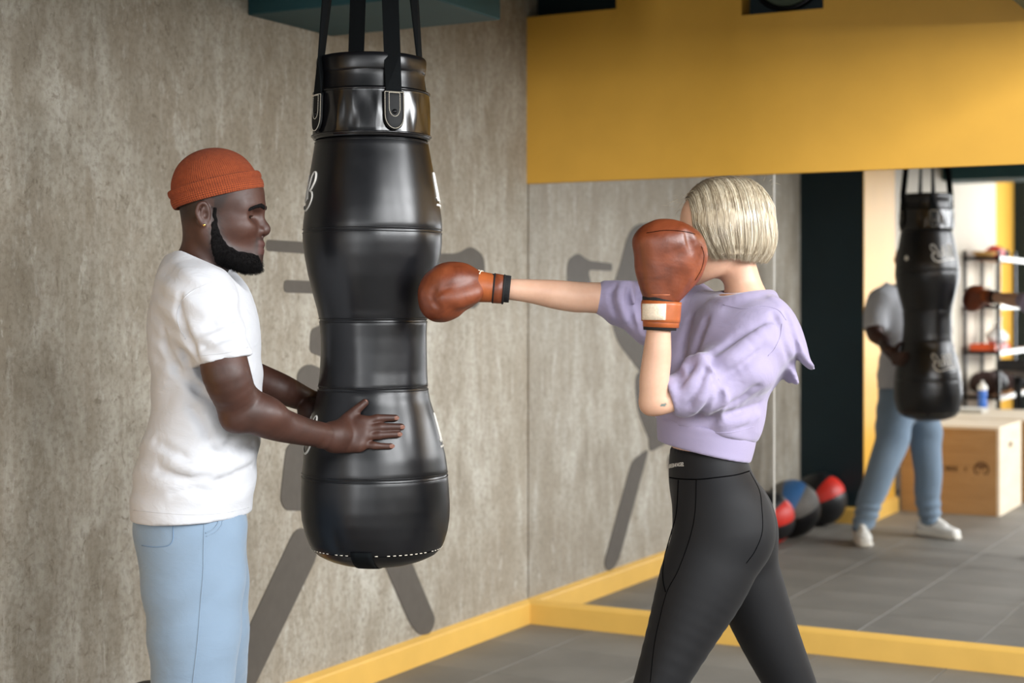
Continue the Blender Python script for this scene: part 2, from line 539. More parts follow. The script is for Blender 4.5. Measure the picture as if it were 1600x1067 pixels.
# yellow baseboards
BB = [(0.0, 0.0), (0.026, 0.0), (0.026, 0.085), (0.022, 0.092), (0.0, 0.104)]      # (off the wall, height)
def baseboard(name, kind, lo, hi):
    n = len(BB)
    if kind == 'mirror':
        v = [(lo, -0.004 - p[0], p[1]) for p in BB] + [(hi, -0.004 - p[0], p[1]) for p in BB]
    elif kind == 'left':
        v = [(p[0], lo, p[1]) for p in BB] + [(p[0], hi, p[1]) for p in BB]
    elif kind == 'pillar_front':
        v = [(lo, PIL_Y1 + p[0], p[1]) for p in BB] + [(hi, PIL_Y1 + p[0], p[1]) for p in BB]
    elif kind == 'pillar_side':
        v = [(PIL_X + p[0], lo, p[1]) for p in BB] + [(PIL_X + p[0], hi, p[1]) for p in BB]
    f = [tuple(range(n)), tuple(range(n, 2 * n))[::-1]] + [(i, n + i, n + (i + 1) % n, (i + 1) % n) for i in range(n)]
    return structure(link_mesh(name, v, f, 'yellow_trim', smooth=False))
baseboard('baseboard_mirror', 'mirror', 0.0, ROOM_X)
baseboard('baseboard_left', 'left', PIL_Y1, -0.004)
baseboard('baseboard_pillar_front', 'pillar_front', 0.026, PIL_X + 0.026)
baseboard('baseboard_pillar_side', 'pillar_side', PIL_Y0, PIL_Y1)

# boxed-in soffit hanging on the concrete wall
structure(box('trim_3', 0.0, 0.69, -1.99, -1.51, 2.352, 3.3, 'teal', bevel=0.004, seg=1))

# ------------------------------------------------------------------ mural: flat grey paint figure on the concrete
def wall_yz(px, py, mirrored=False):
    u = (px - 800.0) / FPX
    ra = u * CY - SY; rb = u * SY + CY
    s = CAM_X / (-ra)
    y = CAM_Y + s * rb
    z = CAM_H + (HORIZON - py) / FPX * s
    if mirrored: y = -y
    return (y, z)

def rounded(poly, r, n=5):
    out = []
    P = [np.array(p, float) for p in poly]
    m = len(P)
    for i in range(m):
        a_, b_, c_ = P[i - 1], P[i], P[(i + 1) % m]
        d0 = a_ - b_; d1 = c_ - b_
        l0, l1 = np.linalg.norm(d0), np.linalg.norm(d1)
        q = min(r, l0 * 0.48, l1 * 0.48)
        s0 = b_ + d0 / l0 * q; s1 = b_ + d1 / l1 * q
        for t in np.linspace(0, 1, n):
            out.append(tuple((1 - t) ** 2 * s0 + 2 * t * (1 - t) * b_ + t * t * s1))
    return out

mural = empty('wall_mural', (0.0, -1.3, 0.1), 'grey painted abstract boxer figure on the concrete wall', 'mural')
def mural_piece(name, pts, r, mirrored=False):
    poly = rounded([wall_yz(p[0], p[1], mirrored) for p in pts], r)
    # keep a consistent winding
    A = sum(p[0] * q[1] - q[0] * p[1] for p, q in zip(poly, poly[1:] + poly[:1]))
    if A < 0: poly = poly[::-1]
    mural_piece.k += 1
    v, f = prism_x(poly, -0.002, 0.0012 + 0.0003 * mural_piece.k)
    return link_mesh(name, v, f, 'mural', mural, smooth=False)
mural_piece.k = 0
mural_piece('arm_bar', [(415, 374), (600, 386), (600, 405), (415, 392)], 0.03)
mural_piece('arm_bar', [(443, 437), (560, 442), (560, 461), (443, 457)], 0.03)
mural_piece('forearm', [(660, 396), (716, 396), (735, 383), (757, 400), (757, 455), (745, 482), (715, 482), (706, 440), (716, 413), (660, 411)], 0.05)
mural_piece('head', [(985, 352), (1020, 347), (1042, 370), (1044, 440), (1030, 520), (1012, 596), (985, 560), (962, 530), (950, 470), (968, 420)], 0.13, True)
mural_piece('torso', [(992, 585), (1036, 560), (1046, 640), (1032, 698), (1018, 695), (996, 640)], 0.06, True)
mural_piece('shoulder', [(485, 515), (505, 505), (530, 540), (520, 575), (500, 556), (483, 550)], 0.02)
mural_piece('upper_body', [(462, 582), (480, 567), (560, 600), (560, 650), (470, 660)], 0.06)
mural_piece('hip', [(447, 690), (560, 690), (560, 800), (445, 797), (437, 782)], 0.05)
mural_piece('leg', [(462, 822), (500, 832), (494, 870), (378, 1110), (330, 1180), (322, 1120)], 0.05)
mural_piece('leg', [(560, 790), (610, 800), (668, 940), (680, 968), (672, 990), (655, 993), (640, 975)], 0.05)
# ------------------------------------------------------------------ punching bag
M['patch'] = plain('matte_black_leather', (9, 10, 11), 0.6, 0.2, 120, 0.3, 0.001, spec=0.25)
BAG_D = 4.06
def bag_px(y):  # silhouette left, right in the photograph at row y
    tab = [(92, 497, 664), (130, 496, 665), (218, 493, 668), (240, 490, 672), (270, 485, 678), (300, 480.5, 684), (330, 476, 689), (350, 473.6, 691), (362, 473, 691), (380, 473.5, 691), (400, 476, 689), (430, 481.5, 683), (460, 489, 675.5), (485, 496, 669.5), (500, 499, 668), (525, 501, 667), (550, 501.5, 667), (580, 500, 667), (605, 497, 668.5), (625, 493.5, 672), (650, 487, 680), (680, 479.5, 688.5), (710, 474, 696), (740, 471.5, 700), (765, 470.3, 702), (790, 470, 703), (810, 471.5, 702.3), (830, 476, 699), (845, 481.5, 694.5), (855, 487, 690), (864, 497, 681), (872, 512, 665), (878, 530, 645), (882, 555, 620), (884, 587, 588)]
    ys = [t[0] for t in tab]
    return np.interp(y, ys, [t[1] for t in tab]), np.interp(y, ys, [t[2] for t in tab])

def bag_ring(y):
    l, r = bag_px(y)
    s = BAG_D / FPX
    return ((l + r) / 2 - 800) * s, (r - l) / 2 * s * 0.997, CAM_H + (HORIZON - y) * s

def bag_surface(ang, y, off=0.0):
    """camera-aligned point on the bag skin; ang in radians, 0 = right, -pi/2 = towards the camera"""
    cx, r, z = bag_ring(y)
    return np.array([cx + (r + off) * math.cos(ang), BAG_D + (r + off) * math.sin(ang), z])

bc = room((bag_ring(500)[0], BAG_D, 0))
bag = empty('punching_bag', (bc[0], bc[1], bag_ring(884)[2]), 'black leather bowling-pin punching bag hanging on four straps', 'punching bag')
NS = 96
def bag_shell(name, ys, offs, mat, parent=bag, cap=None, wrinkle=None):
    ang = np.linspace(0, 2 * np.pi, NS, endpoint=False)
    v = []
    for y, o_ in zip(ys, offs):
        cx, r, z = bag_ring(y)
        for q in ang:
            w = wrinkle(q, y) if wrinkle else 0.0
            v.append((cx + (r + o_ + w) * math.cos(q), BAG_D + (r + o_ + w) * math.sin(q), z))
    f = []
    for i in range(len(ys) - 1):
        for k in range(NS):
            k2 = (k + 1) % NS
            f.append((i * NS + k, (i + 1) * NS + k, (i + 1) * NS + k2, i * NS + k2))
    if cap == 'top': f.append(tuple(range(NS)))
    if cap == 'bottom': f.append(tuple((len(ys) - 1) * NS + k for k in range(NS))[::-1])
    return link_mesh(name, v, f, mat, parent, frame='cam')

def pk(y0, y1, n, tuck=0.0018):
    ys = np.linspace(y0, y1, n)
    t = (ys - y0) / (y1 - y0)
    offs = -tuck * (np.clip(1 - t / 0.035, 0, 1) ** 2 + np.clip(1 - (1 - t) / 0.035, 0, 1) ** 2)
    return ys, offs
def dents(seed, amp):
    rr = np.random.default_rng(seed)
    A = rr.uniform(0.3, 1, 7); Fq = rr.integers(2, 11, 7); ph = rr.uniform(0, 6.28, 7); fy = rr.uniform(-0.05, 0.05, 7)
    return lambda q, y: amp * float(np.sum(A * np.sin(Fq * q + ph + fy * y))) / 3
SEAMS = [222, 362, 500, 605, 740, 855]
for i in range(5):
    n = 26
    ys, offs = pk(SEAMS[i], SEAMS[i + 1], n)
    p = bag_shell('panel', ys, offs, 'leather', wrinkle=dents(30 + i, 0.0009))
    if i == 4: p['label'] = 'bulbous bottom panel'
ys = np.concatenate([np.linspace(855, 876, 8), np.linspace(877, 884, 8)])
base_cap = bag_shell('base_cap', ys, np.zeros(len(ys)), 'leather', cap='bottom')
for y in SEAMS[:-1]:
    for dy in (-2.6, 3.0):
        m = MB(); m.tube([bag_surface(q, y + dy, -0.0002) for q in np.linspace(0, 2 * np.pi, NS, endpoint=False)], 0.0015, 6, closed=True)
        m.build('seam_welt', 'leather', bag, frame='cam')
# stitched rim above the base cap
m = MB()
for k in range(70):
    q0 = 2 * math.pi * (k + 0.15) / 70; q1 = 2 * math.pi * (k + 0.62) / 70
    if (k * 7) % 9 == 0: continue
    m.tube([bag_surface(q, 853.5, 0.0012) for q in np.linspace(q0, q1, 3)], 0.0011, 5)
o = m.build('stitching', 'stitch', bag, frame='cam'); o['kind'] = 'stuff'
# strap running under the base
pts = [bag_surface(math.radians(-98), y, 0.0015) for y in (850, 858, 866, 872, 878, 882)]
w0 = math.radians(7.8)
v = []; f = []
for i, y in enumerate((848, 856, 864, 870, 875, 879, 882.5)):
    _, r, _ = bag_ring(y)
    hw = min(0.026 / max(r, 0.03), 0.6)
    for q in np.linspace(-1, 1, 5): v.append(bag_surface(math.radians(-98) + q * hw, y, 0.0028))
for i in range(6):
    for k in range(4): f.append((i * 5 + k, (i + 1) * 5 + k, (i + 1) * 5 + k + 1, i * 5 + k + 1))
o = link_mesh('base_strap', v, f, 'strap', bag, frame='cam')
md = o.modifiers.new('thick', 'SOLIDIFY'); md.thickness = 0.004; md.offset = 0

# top: rolled collar, lid and the wide vinyl belt
ys = np.array([96, 93.5, 92.5, 93, 95, 100, 108, 116, 119, 120.5]); of = np.array([-0.03, -0.014, -0.006, 0.0, 0.003, 0.0045, 0.003, 0.002, 0.0, -0.004])
lid = bag_shell('top_collar', ys, of, 'leather', cap='top', wrinkle=dents(50, 0.0014))
bag_shell('neck_band', np.array([117, 121, 128, 138, 150]), np.array([0.0, -0.0015, -0.002, -0.001, 0.0]), 'leather', wrinkle=dents(51, 0.0012))
def belt_w(q, y):
    t = np.clip((y - 146) / 70, 0, 1)
    e = math.sin(math.pi * t)
    return 0.0017 * e * (math.sin(9 * q + 2 * t) + 0.8 * math.sin(17 * q - 3 * t + 1) + 0.5 * math.sin(31 * q + 4 * t))
yb = np.concatenate([[144.5, 145, 146.5], np.linspace(149, 211, 18), [214, 217, 219.5, 220.5]])
ob = np.concatenate([[0.002, 0.0055, 0.0085], np.full(18, 0.0075), [0.0082, 0.0075, 0.005, 0.001]])
belt = bag_shell('vinyl_belt', yb, ob, 'vinyl', wrinkle=belt_w)
for y in (148.5, 214.5):
    m = MB(); m.tube([bag_surface(q, y, 0.0085) for q in np.linspace(0, 2 * np.pi, NS, endpoint=False)], 0.003, 6, closed=True)
    m.build('belt_edge', 'vinyl', bag, frame='cam')

# four straps with stitched leather patches
STRAP_A = [math.radians(v) for v in (-64, -147, 33, 112)]
TOPC = np.array([bag_ring(150)[0] + 0.003, BAG_D, 3.02])
def patch(qc):
    R = bag_ring(180)[1] + 0.0105
    hw = 0.0262 / R
    outline = []
    for t in np.linspace(0, 1, 6): outline.append((-1, 1 - 2 * t * 0.62))
    for t in np.linspace(0, math.pi, 13)[1:-1]: outline.append((-math.cos(t), -0.24 - 0.76 * math.sin(t)))
    for t in np.linspace(0, 1, 6): outline.append((1, -0.24 + 1.24 * t))
    return outline, hw
def belt_pt(qc, s, t, off):
    """s across (radius of patch), t -1..1 from bottom to top"""
    R = bag_ring(180)[1] + 0.0105
    y = 183 - t * 30
    return bag_surface(qc + s * 0.0262 / R, y, 0.0105 + off)
for qc in STRAP_A:
    # webbing
    tops = TOPC + np.array([math.cos(qc) * 0.035, math.sin(qc) * 0.035, 0])
    e0 = belt_pt(qc, 0, 0.55, 0.001); e1 = belt_pt(qc, 0, 1.0, 0.002); e2 = bag_surface(qc, 96, 0.006)
    path = np.array([e0, (e0 + e1) / 2, e1, e2, e2 * 0.75 + tops * 0.25, tops])
    tang = np.array([-math.sin(qc), math.cos(qc), 0]); nrm = np.array([math.cos(qc), math.sin(qc), 0])
    v = []; f = []
    side = abs(math.cos(qc)) > 0.6
    for i, p in enumerate(path):
        if i < 3: tw = tang
        elif side: tw = np.array([0.22, 0.97, 0]) if i == 3 else (np.array([0.55, 0.8, 0]) if i == 4 else np.array([1.0, 0.1, 0]))
        else: tw = np.array([1.0, 0.0, 0]) if tang[0] > 0 else np.array([-1.0, 0.0, 0])
        if tw @ tang < 0 and i >= 3: tw = -tw
        tw = tw / np.linalg.norm(tw); nn = np.array([tw[1], -tw[0], 0])
        if nn @ nrm < 0: nn = -nn
        for s in (-0.0205, 0.0205):
            for d in (-0.0018, 0.0018): v.append(p + tw * s + nn * d)
    for i in range(len(path) - 1):
        b0, b1 = 4 * i, 4 * (i + 1)
        for x, y in ((0, 1), (1, 3), (3, 2), (2, 0)): f.append((b0 + x, b0 + y, b1 + y, b1 + x))
    f.append((0, 2, 3, 1)); nb = 4 * (len(path) - 1); f.append((nb, nb + 1, nb + 3, nb + 2))
    link_mesh('strap', v, f, 'strap', bag, smooth=False, frame='cam')
    # leather patch
    out, hw = patch(qc)
    vv = []; ff = []; NR, NC = 12, 9
    for i in range(NR):
        t = 1 - 2 * i / (NR - 1)
        wd = 1.0 if t > -0.24 else math.sqrt(max(0.0, 1 - ((-0.24 - t) / 0.76) ** 2))
        wd = max(wd, 0.05)
        for j in range(NC):
            s_ = -wd + 2 * wd * j / (NC - 1)
            edge = 1 if (j in (0, NC - 1) or i in (0, NR - 1)) else 0
            vv.append(belt_pt(qc, s_, t, 0.0030 if edge else 0.0065))
    for i in range(NR - 1):
        for j in range(NC - 1): ff.append((i * NC + j, (i + 1) * NC + j, (i + 1) * NC + j + 1, i * NC + j + 1))
    pt = link_mesh('strap_patch', vv, ff, 'patch', bag, smooth=True, frame='cam')
    md = pt.modifiers.new('thick', 'SOLIDIFY'); md.thickness = 0.0022; md.offset = 0
    # rivet
    c = belt_pt(qc, 0, -0.05, 0.0085)
    rv = []; rf = []
    up = np.array([0, 0, 1.0])
    for rr, dd in ((0.0062, -0.002), (0.006, 0.001), (0.004, 0.0026), (0.0, 0.0032)):
        for k in range(16):
            q = 2 * math.pi * k / 16
            rv.append(c + tang * rr * math.cos(q) + up * rr * math.sin(q) + nrm * dd)
    for i in range(3):
        for k in range(16): rf.append((i * 16 + k, i * 16 + (k + 1) % 16, (i + 1) * 16 + (k + 1) % 16, (i + 1) * 16 + k))
    link_mesh('rivet', rv, rf, 'steel', pt, frame='cam')
    # white stitching: outer and inner rows
    m = MB()
    for sc_, st in ((0.90, 0.92), (0.52, 0.60)):
        P = np.array([(s * sc_, t * st + (0.02 if sc_ > 0.6 else 0.30)) for s, t in (out + out[:1])])
        seg = np.linalg.norm((P[1:] - P[:-1]) * np.array([0.026, 0.05]), axis=1); L = np.concatenate([[0], np.cumsum(seg)])
        nst = int(L[-1] / 0.0042)
        for k in range(nst):
            a0, a1 = (k + 0.12) / nst * L[-1], (k + 0.8) / nst * L[-1]
            q = [belt_pt(qc, np.interp(x, L, P[:, 0]), np.interp(x, L, P[:, 1]), 0.0082) for x in (a0, a1)]
            m.tube(q, 0.0008, 4)
    o = m.build('stitching', 'stitch', pt, frame='cam'); o['kind'] = 'stuff'
# steel ring and hanger bracket the straps meet at
m = MB(); q = np.linspace(0, 2 * np.pi, 40, endpoint=False)
m.tube([TOPC + np.array([0.05 * math.cos(x), 0.05 * math.sin(x), 0.0]) for x in q], 0.009, 8, closed=True)
m.build('hanging_ring', 'steel', bag, frame='cam')
m = MB(); m.tube([TOPC + np.array([-0.05, 0, 0]), TOPC + np.array([-0.02, 0, 0.08]), TOPC + np.array([0, 0, 0.10]), TOPC + np.array([0.02, 0, 0.08]), TOPC + np.array([0.05, 0, 0])], 0.006, 8)
m.tube([TOPC + np.array([0, 0, 0.10]), TOPC + np.array([0, 0, ROOM_Z - 3.02])], 0.008, 8)
m.build('hanger', 'steel', bag, frame='cam')

# white script lettering printed on two opposite sides, twice each
def script(center_deg, yc, half_deg, half_px, name='script_lettering'):
    strokes = [
        ([(0.42, 0.05), (0.58, 0.75), (0.76, 1.05), (0.9, 0.95), (0.9, 0.55), (0.72, 0.15), (0.62, 0.02), (0.78, -0.08), (0.84, -0.4), (0.7, -0.85), (0.42, -1.05), (0.0, -0.86), (-0.45, -0.72), (-1.0, -0.70)], 0.0042),
        ([(0.46, -0.42), (0.36, 0.1), (0.2, 0.22), (0.12, -0.1), (0.2, -0.45), (0.36, -0.4), (0.4, -0.1)], 0.0036),
        ([(0.12, -0.45), (0.06, 0.3), (0.1, 0.85), (0.0, 0.9), (-0.06, 0.4), (-0.08, -0.45)], 0.0036),
        ([(0.2, 0.42), (-0.12, 0.48)], 0.003),
        ([(-0.14, 0.25), (-0.2, -0.42), (-0.3, -0.45), (-0.36, 0.1), (-0.3, 0.95), (-0.42, 1.0), (-0.48, 0.3), (-0.5, -0.42)], 0.0036),
        ([(-0.5, -0.42), (-0.6, -0.4), (-0.66, 0.15), (-0.62, 1.0), (-0.74, 1.05), (-0.8, 0.3), (-0.82, -0.42), (-0.95, -0.3)], 0.0036)]
    m = MB()
    for pts, rad in strokes:
        S = spline(pts, 7)
        m.tube([bag_surface(math.radians(center_deg + s * half_deg), yc - t * half_px, 0.0006) for s, t in S], rad * 0.75, 8, flat=0.5, ref=(0, 0, 1))
    return m.build(name, 'white_print', bag, frame='cam')
for c in (14, 188):
    script(c, 302, 29, 28)
    script(c, 676, 27, 28)
# round white badge facing the mirror
m = MB(); rv = []
c = bag_surface(math.radians(88), 318, 0.0012)
n_ = np.array([math.cos(math.radians(88)), math.sin(math.radians(88)), 0]); tg_ = np.array([-n_[1], n_[0], 0])
rv = [c + n_ * 0.003] + [c + tg_ * 0.014 * math.cos(x) + np.array([0, 0, 0.014]) * math.sin(x) + n_ * 0.0015 for x in np.linspace(0, 2 * np.pi, 20, endpoint=False)]
link_mesh('round_badge', rv, [(0, 1 + i, 1 + (i + 1) % 20) for i in range(20)], 'white_print', bag, frame='cam')
# ------------------------------------------------------------------ modelling solids as smooth-blended volumes
def smin(a, b, k):
    h = np.clip(k - np.abs(a - b), 0, None) / k
    return np.minimum(a, b) - h * h * k * 0.25

class Vol:
    """smoothly blended solid on a grid, turned into a quad mesh"""
    def __init__(self, lo, hi, h):
        self.h = h
        self.lo = np.asarray(lo, float)
        self.n = np.ceil((np.asarray(hi, float) - self.lo) / h).astype(int) + 1
        self.ax = [(self.lo[i] + h * np.arange(self.n[i])).astype(np.float32) for i in range(3)]
        self.d = np.full(self.n, 0.2, np.float32)
    def block(self, lo, hi):
        i0 = np.clip(np.floor((np.asarray(lo) - self.lo) / self.h).astype(int), 0, self.n - 1)
        i1 = np.clip(np.ceil((np.asarray(hi) - self.lo) / self.h).astype(int) + 1, i0 + 1, self.n)
        return tuple(slice(a, b) for a, b in zip(i0, i1))
    def grid(self, sl):
        return np.meshgrid(self.ax[0][sl[0]], self.ax[1][sl[1]], self.ax[2][sl[2]], indexing='ij', sparse=True)
    def merge(self, sl, d, k, op):
        cur = self.d[sl]
        if op == 'add': self.d[sl] = smin(cur, d, k) if k > 0 else np.minimum(cur, d)
        elif op == 'cut': self.d[sl] = -smin(-cur, d, k) if k > 0 else np.maximum(cur, -d)
    def ell(self, c, r, k=0.01, R=None, op='add'):
        c = np.asarray(c, float); r = np.asarray([r] * 3 if np.isscalar(r) else r, float)
        m = r.max() + k + 3 * self.h
        sl = self.block(c - m, c + m)
        X, Y, Z = self.grid(sl)
        x, y, z = X - c[0], Y - c[1], Z - c[2]
        if R is not None:
            R = np.asarray(R)
            x, y, z = (R[0, 0] * x + R[1, 0] * y + R[2, 0] * z, R[0, 1] * x + R[1, 1] * y + R[2, 1] * z, R[0, 2] * x + R[1, 2] * y + R[2, 2] * z)
        k0 = np.sqrt((x / r[0]) ** 2 + (y / r[1]) ** 2 + (z / r[2]) ** 2)
        k1 = np.sqrt((x / r[0] ** 2) ** 2 + (y / r[1] ** 2) ** 2 + (z / r[2] ** 2) ** 2) + 1e-6
        self.merge(sl, (k0 * (k0 - 1) / k1).astype(np.float32), k, op)
        return self
    def sweep_field(self, pts, ref, sub, grow, k):
        P = np.array([list(r) + [r[3]] if len(r) == 4 else list(r) for r in pts], float)
        if sub > 1 and len(P) > 2: P = spline(P, sub)
        P[:, 3:] = np.maximum(P[:, 3:] + grow, 0.0008)
        rm = P[:, 3:].max() + k + 3 * self.h
        sl = self.block(P[:, :3].min(0) - rm, P[:, :3].max(0) + rm)
        base = [s.start for s in sl]
        loc = np.full([s.stop - s.start for s in sl], 0.2, np.float32)
        ref = np.asarray(ref, float)
        for a, b in zip(P[:-1], P[1:]):
            ab = b[:3] - a[:3]; L = np.linalg.norm(ab)
            if L < 1e-6: continue
            t_ = ab / L
            u_ = ref - (ref @ t_) * t_
            if np.linalg.norm(u_) < 1e-3: u_ = np.array([t_[1], -t_[0], 0.01])
            u_ /= np.linalg.norm(u_); v_ = np.cross(t_, u_)
            m = max(a[3:].max(), b[3:].max()) + k + 3 * self.h
            s2 = self.block(np.minimum(a[:3], b[:3]) - m, np.maximum(a[:3], b[:3]) + m)
            X, Y, Z = self.grid(s2)
            x, y, z = X - a[0], Y - a[1], Z - a[2]
            al = x * t_[0] + y * t_[1] + z * t_[2]
            q = np.clip(al / L, 0, 1)
            w = al - q * L
            u = x * u_[0] + y * u_[1] + z * u_[2]
            v = x * v_[0] + y * v_[1] + z * v_[2]
            ru = a[3] + (b[3] - a[3]) * q; rv = a[4] + (b[4] - a[4]) * q
            rw = np.minimum(ru, rv)
            k0 = np.sqrt((u / ru) ** 2 + (v / rv) ** 2 + (w / rw) ** 2)
            k1 = np.sqrt((u / ru ** 2) ** 2 + (v / rv ** 2) ** 2 + (w / rw ** 2) ** 2) + 1e-6
            d = (k0 * (k0 - 1) / k1).astype(np.float32)
            s3 = tuple(slice(s.start - o_, s.stop - o_) for s, o_ in zip(s2, base))
            loc[s3] = np.minimum(loc[s3], d)
        return sl, loc
    def sweep(self, pts, k=0.01, ref=(1, 0, 0), sub=4, op='add', grow=0.0):
        """pts rows: x y z r  or  x y z r_ref r_other ; first radius along ref"""
        sl, loc = self.sweep_field(pts, ref, sub, grow, k)
        self.merge(sl, loc, k, op)
        return self
    def half(self, fn, k=0.0):
        """remove where fn(x, y, z) > 0"""
        X, Y, Z = self.grid((slice(None),) * 3)
        f = -fn(X, Y, Z)
        self.d = -smin(-self.d, np.broadcast_to(f, self.d.shape).astype(np.float32), k) if k > 0 else np.maximum(self.d, -f).astype(np.float32)
        return self
    def hit(self, px, py, d0=3.4, d1=4.4):
        D = np.arange(d0, d1, self.h * 0.5)
        P = np.stack([(px - 800.0) / FPX * D, D, CAM_H + (HORIZON - py) / FPX * D], 1)
        I = np.round((P - self.lo) / self.h).astype(int)
        ok = ((I >= 0) & (I < self.n)).all(1)
        val = np.full(len(D), 1.0); val[ok] = self.d[tuple(I[ok].T)]
        k = np.where(val < 0)[0]
        return P[k[0]] if len(k) else None
    def fold(self, pts, r, k, op='cut', sink=0.0, taper=True):
        """crease (cut) or ridge (add) that follows the cloth along a line of photo points"""
        S_ = spline(np.array(pts, float), 5) if len(pts) > 2 else np.linspace(pts[0], pts[-1], 6)
        Q = [self.hit(x, y) for x, y in S_]
        n_ = len(Q); rows = []
        for i, q in enumerate(Q):
            if q is None: continue
            t = math.sin(math.pi * (i + 0.6) / (n_ + 0.2)) if taper else 1.0
            rows.append(list(q + np.array([0, sink, 0])) + [max(r * (0.25 + 0.75 * t), 0.001)])
        if len(rows) > 1: self.sweep(rows, k, sub=1, op=op)
        return self
    def displace(self, fn, band=0.02):
        i = np.where(np.abs(self.d) < band)
        self.d[i] -= fn(self.ax[0][i[0]], self.ax[1][i[1]], self.ax[2][i[2]]).astype(np.float32)
        return self
    def mesh(self, smooth=1):
        d = self.d.copy()
        for a in range(3):
            s = [slice(None)] * 3
            for e in (0, -1):
                s[a] = e; d[tuple(s)] = np.maximum(d[tuple(s)], 1e-3); 
        ins = d < 0
        c = np.zeros(np.array(d.shape) - 1, np.uint8)
        cs = [(i, j, k) for i in (0, 1) for j in (0, 1) for k in (0, 1)]
        nx, ny, nz = c.shape
        for i, j, k in cs: c += ins[i:i + nx, j:j + ny, k:k + nz]
        act = np.argwhere((c > 0) & (c < 8))
        idx = np.full(c.shape, -1, np.int32); idx[tuple(act.T)] = np.arange(len(act))
        acc = np.zeros((len(act), 3)); cnt = np.zeros(len(act))
        for p in cs:
            for a in range(3):
                if p[a]: continue
                q = list(p); q[a] = 1
                A = d[tuple((act + p).T)]; B = d[tuple((act + q).T)]
                cr = (A < 0) != (B < 0)
                t = np.where(cr, A / np.where(cr, A - B, 1), 0)
                pt = np.tile(np.array(p, float), (len(act), 1)); pt[:, a] += t
                acc[cr] += pt[cr]; cnt[cr] += 1
        V = (act + acc / cnt[:, None]) * self.h + self.lo
        F = []
        for a in range(3):
            b, e = (a + 1) % 3, (a + 2) % 3
            s0 = [slice(None)] * 3; s1 = [slice(None)] * 3
            s0[a] = slice(0, -1); s1[a] = slice(1, None)
            I0, I1 = ins[tuple(s0)], ins[tuple(s1)]
            for flip, msk in ((False, I0 & ~I1), (True, ~I0 & I1)):
                ed = np.argwhere(msk)
                ed = ed[(ed[:, b] > 0) & (ed[:, e] > 0) & (ed[:, b] < d.shape[b] - 1) & (ed[:, e] < d.shape[e] - 1)]
                if not len(ed): continue
                def cell(db, de):
                    q = ed.copy(); q[:, b] += db; q[:, e] += de
                    return idx[tuple(q.T)]
                quad = np.stack([cell(-1, -1), cell(0, -1), cell(0, 0), cell(-1, 0)], 1)
                F.append(quad[:, ::-1] if flip else quad)
        F = np.concatenate(F)
        F = F[(F >= 0).all(1)]
        if smooth:
            E = np.concatenate([F[:, [0, 1]], F[:, [1, 2]], F[:, [2, 3]], F[:, [3, 0]]])
            deg = np.bincount(E.ravel(), minlength=len(V))
            for it in range(smooth):
                S = np.zeros_like(V)
                for x in range(3):
                    S[:, x] = np.bincount(E[:, 0], V[E[:, 1], x], len(V)) + np.bincount(E[:, 1], V[E[:, 0], x], len(V))
                V = 0.5 * V + 0.5 * S / np.maximum(deg, 1)[:, None]
        return V, F

def vbox(px0, px1, py0, py1, d0, d1, h):
    q = np.array([cam_pt(x, y, d) for x in (px0, px1) for y in (py0, py1) for d in (d0, d1)])
    return Vol(q.min(0), q.max(0), h)

def waves(seed, n=7, fmin=8, fmax=26, stretch=(1, 1, 1)):
    """smooth pseudo-random function of space, about -1..1"""
    r = np.random.default_rng(seed)
    D = r.normal(size=(n, 3)); D /= np.linalg.norm(D, axis=1, keepdims=True)
    D *= r.uniform(fmin, fmax, (n, 1)) * np.asarray(stretch)
    ph = r.uniform(0, 6.28, n)
    def f(x, y, z):
        s = 0
        for i in range(n): s = s + np.sin(D[i, 0] * x + D[i, 1] * y + D[i, 2] * z + ph[i])
        return s / math.sqrt(n) / 1.4
    return f

def merge_meshes(parts):
    V = []; F = []; n = 0
    for v, f in parts:
        V.append(v); F.append(f + n); n += len(v)
    return np.concatenate(V), np.concatenate(F)

def paint_faces(o, fn, mats):
    """fn(centres in camera-aligned space) -> material index per face"""
    me = o.data
    for m_ in mats: me.materials.append(M[m_] if isinstance(m_, str) else m_)
    n = len(me.polygons)
    c = np.zeros(n * 3, np.float32); me.polygons.foreach_get('center', c)
    c = c.reshape(-1, 3).astype(float) + np.array(world_loc(o))
    dx, dy = c[:, 0] - CAM_X, c[:, 1] - CAM_Y
    p = np.stack([CY * dx + SY * dy, -SY * dx + CY * dy, c[:, 2]], 1)
    me.polygons.foreach_set('material_index', fn(p).astype(np.int32))
    me.update()

def paint_weight(o, name, fn):
    """smooth per-vertex pigment weight from fn(camera-aligned points)"""
    me = o.data; n = len(me.vertices)
    c = np.zeros(n * 3, np.float32); me.vertices.foreach_get('co', c)
    c = c.reshape(-1, 3).astype(float) + np.array(world_loc(o))
    dx, dy = c[:, 0] - CAM_X, c[:, 1] - CAM_Y
    w = fn(np.stack([CY * dx + SY * dy, -SY * dx + CY * dy, c[:, 2]], 1))
    at = me.attributes.new(name, 'FLOAT', 'POINT'); at.data.foreach_set('value', np.ascontiguousarray(w, np.float32))

def tint(mat_name, layers):
    """mix pigments over a skin material by vertex weights"""
    m = M[mat_name]; t = NT.__new__(NT); t.m = m; t.t = m.node_tree; t.b = t.t.nodes['Principled BSDF']
    cur = t.b.inputs['Base Color'].links[0].from_socket
    for nm, col in layers:
        a = t.n('ShaderNodeAttribute', attribute_name=nm)
        cur = t.mix(a.outputs['Fac'], cur, lin(col))
    t.l(cur, t.b.inputs['Base Color'])

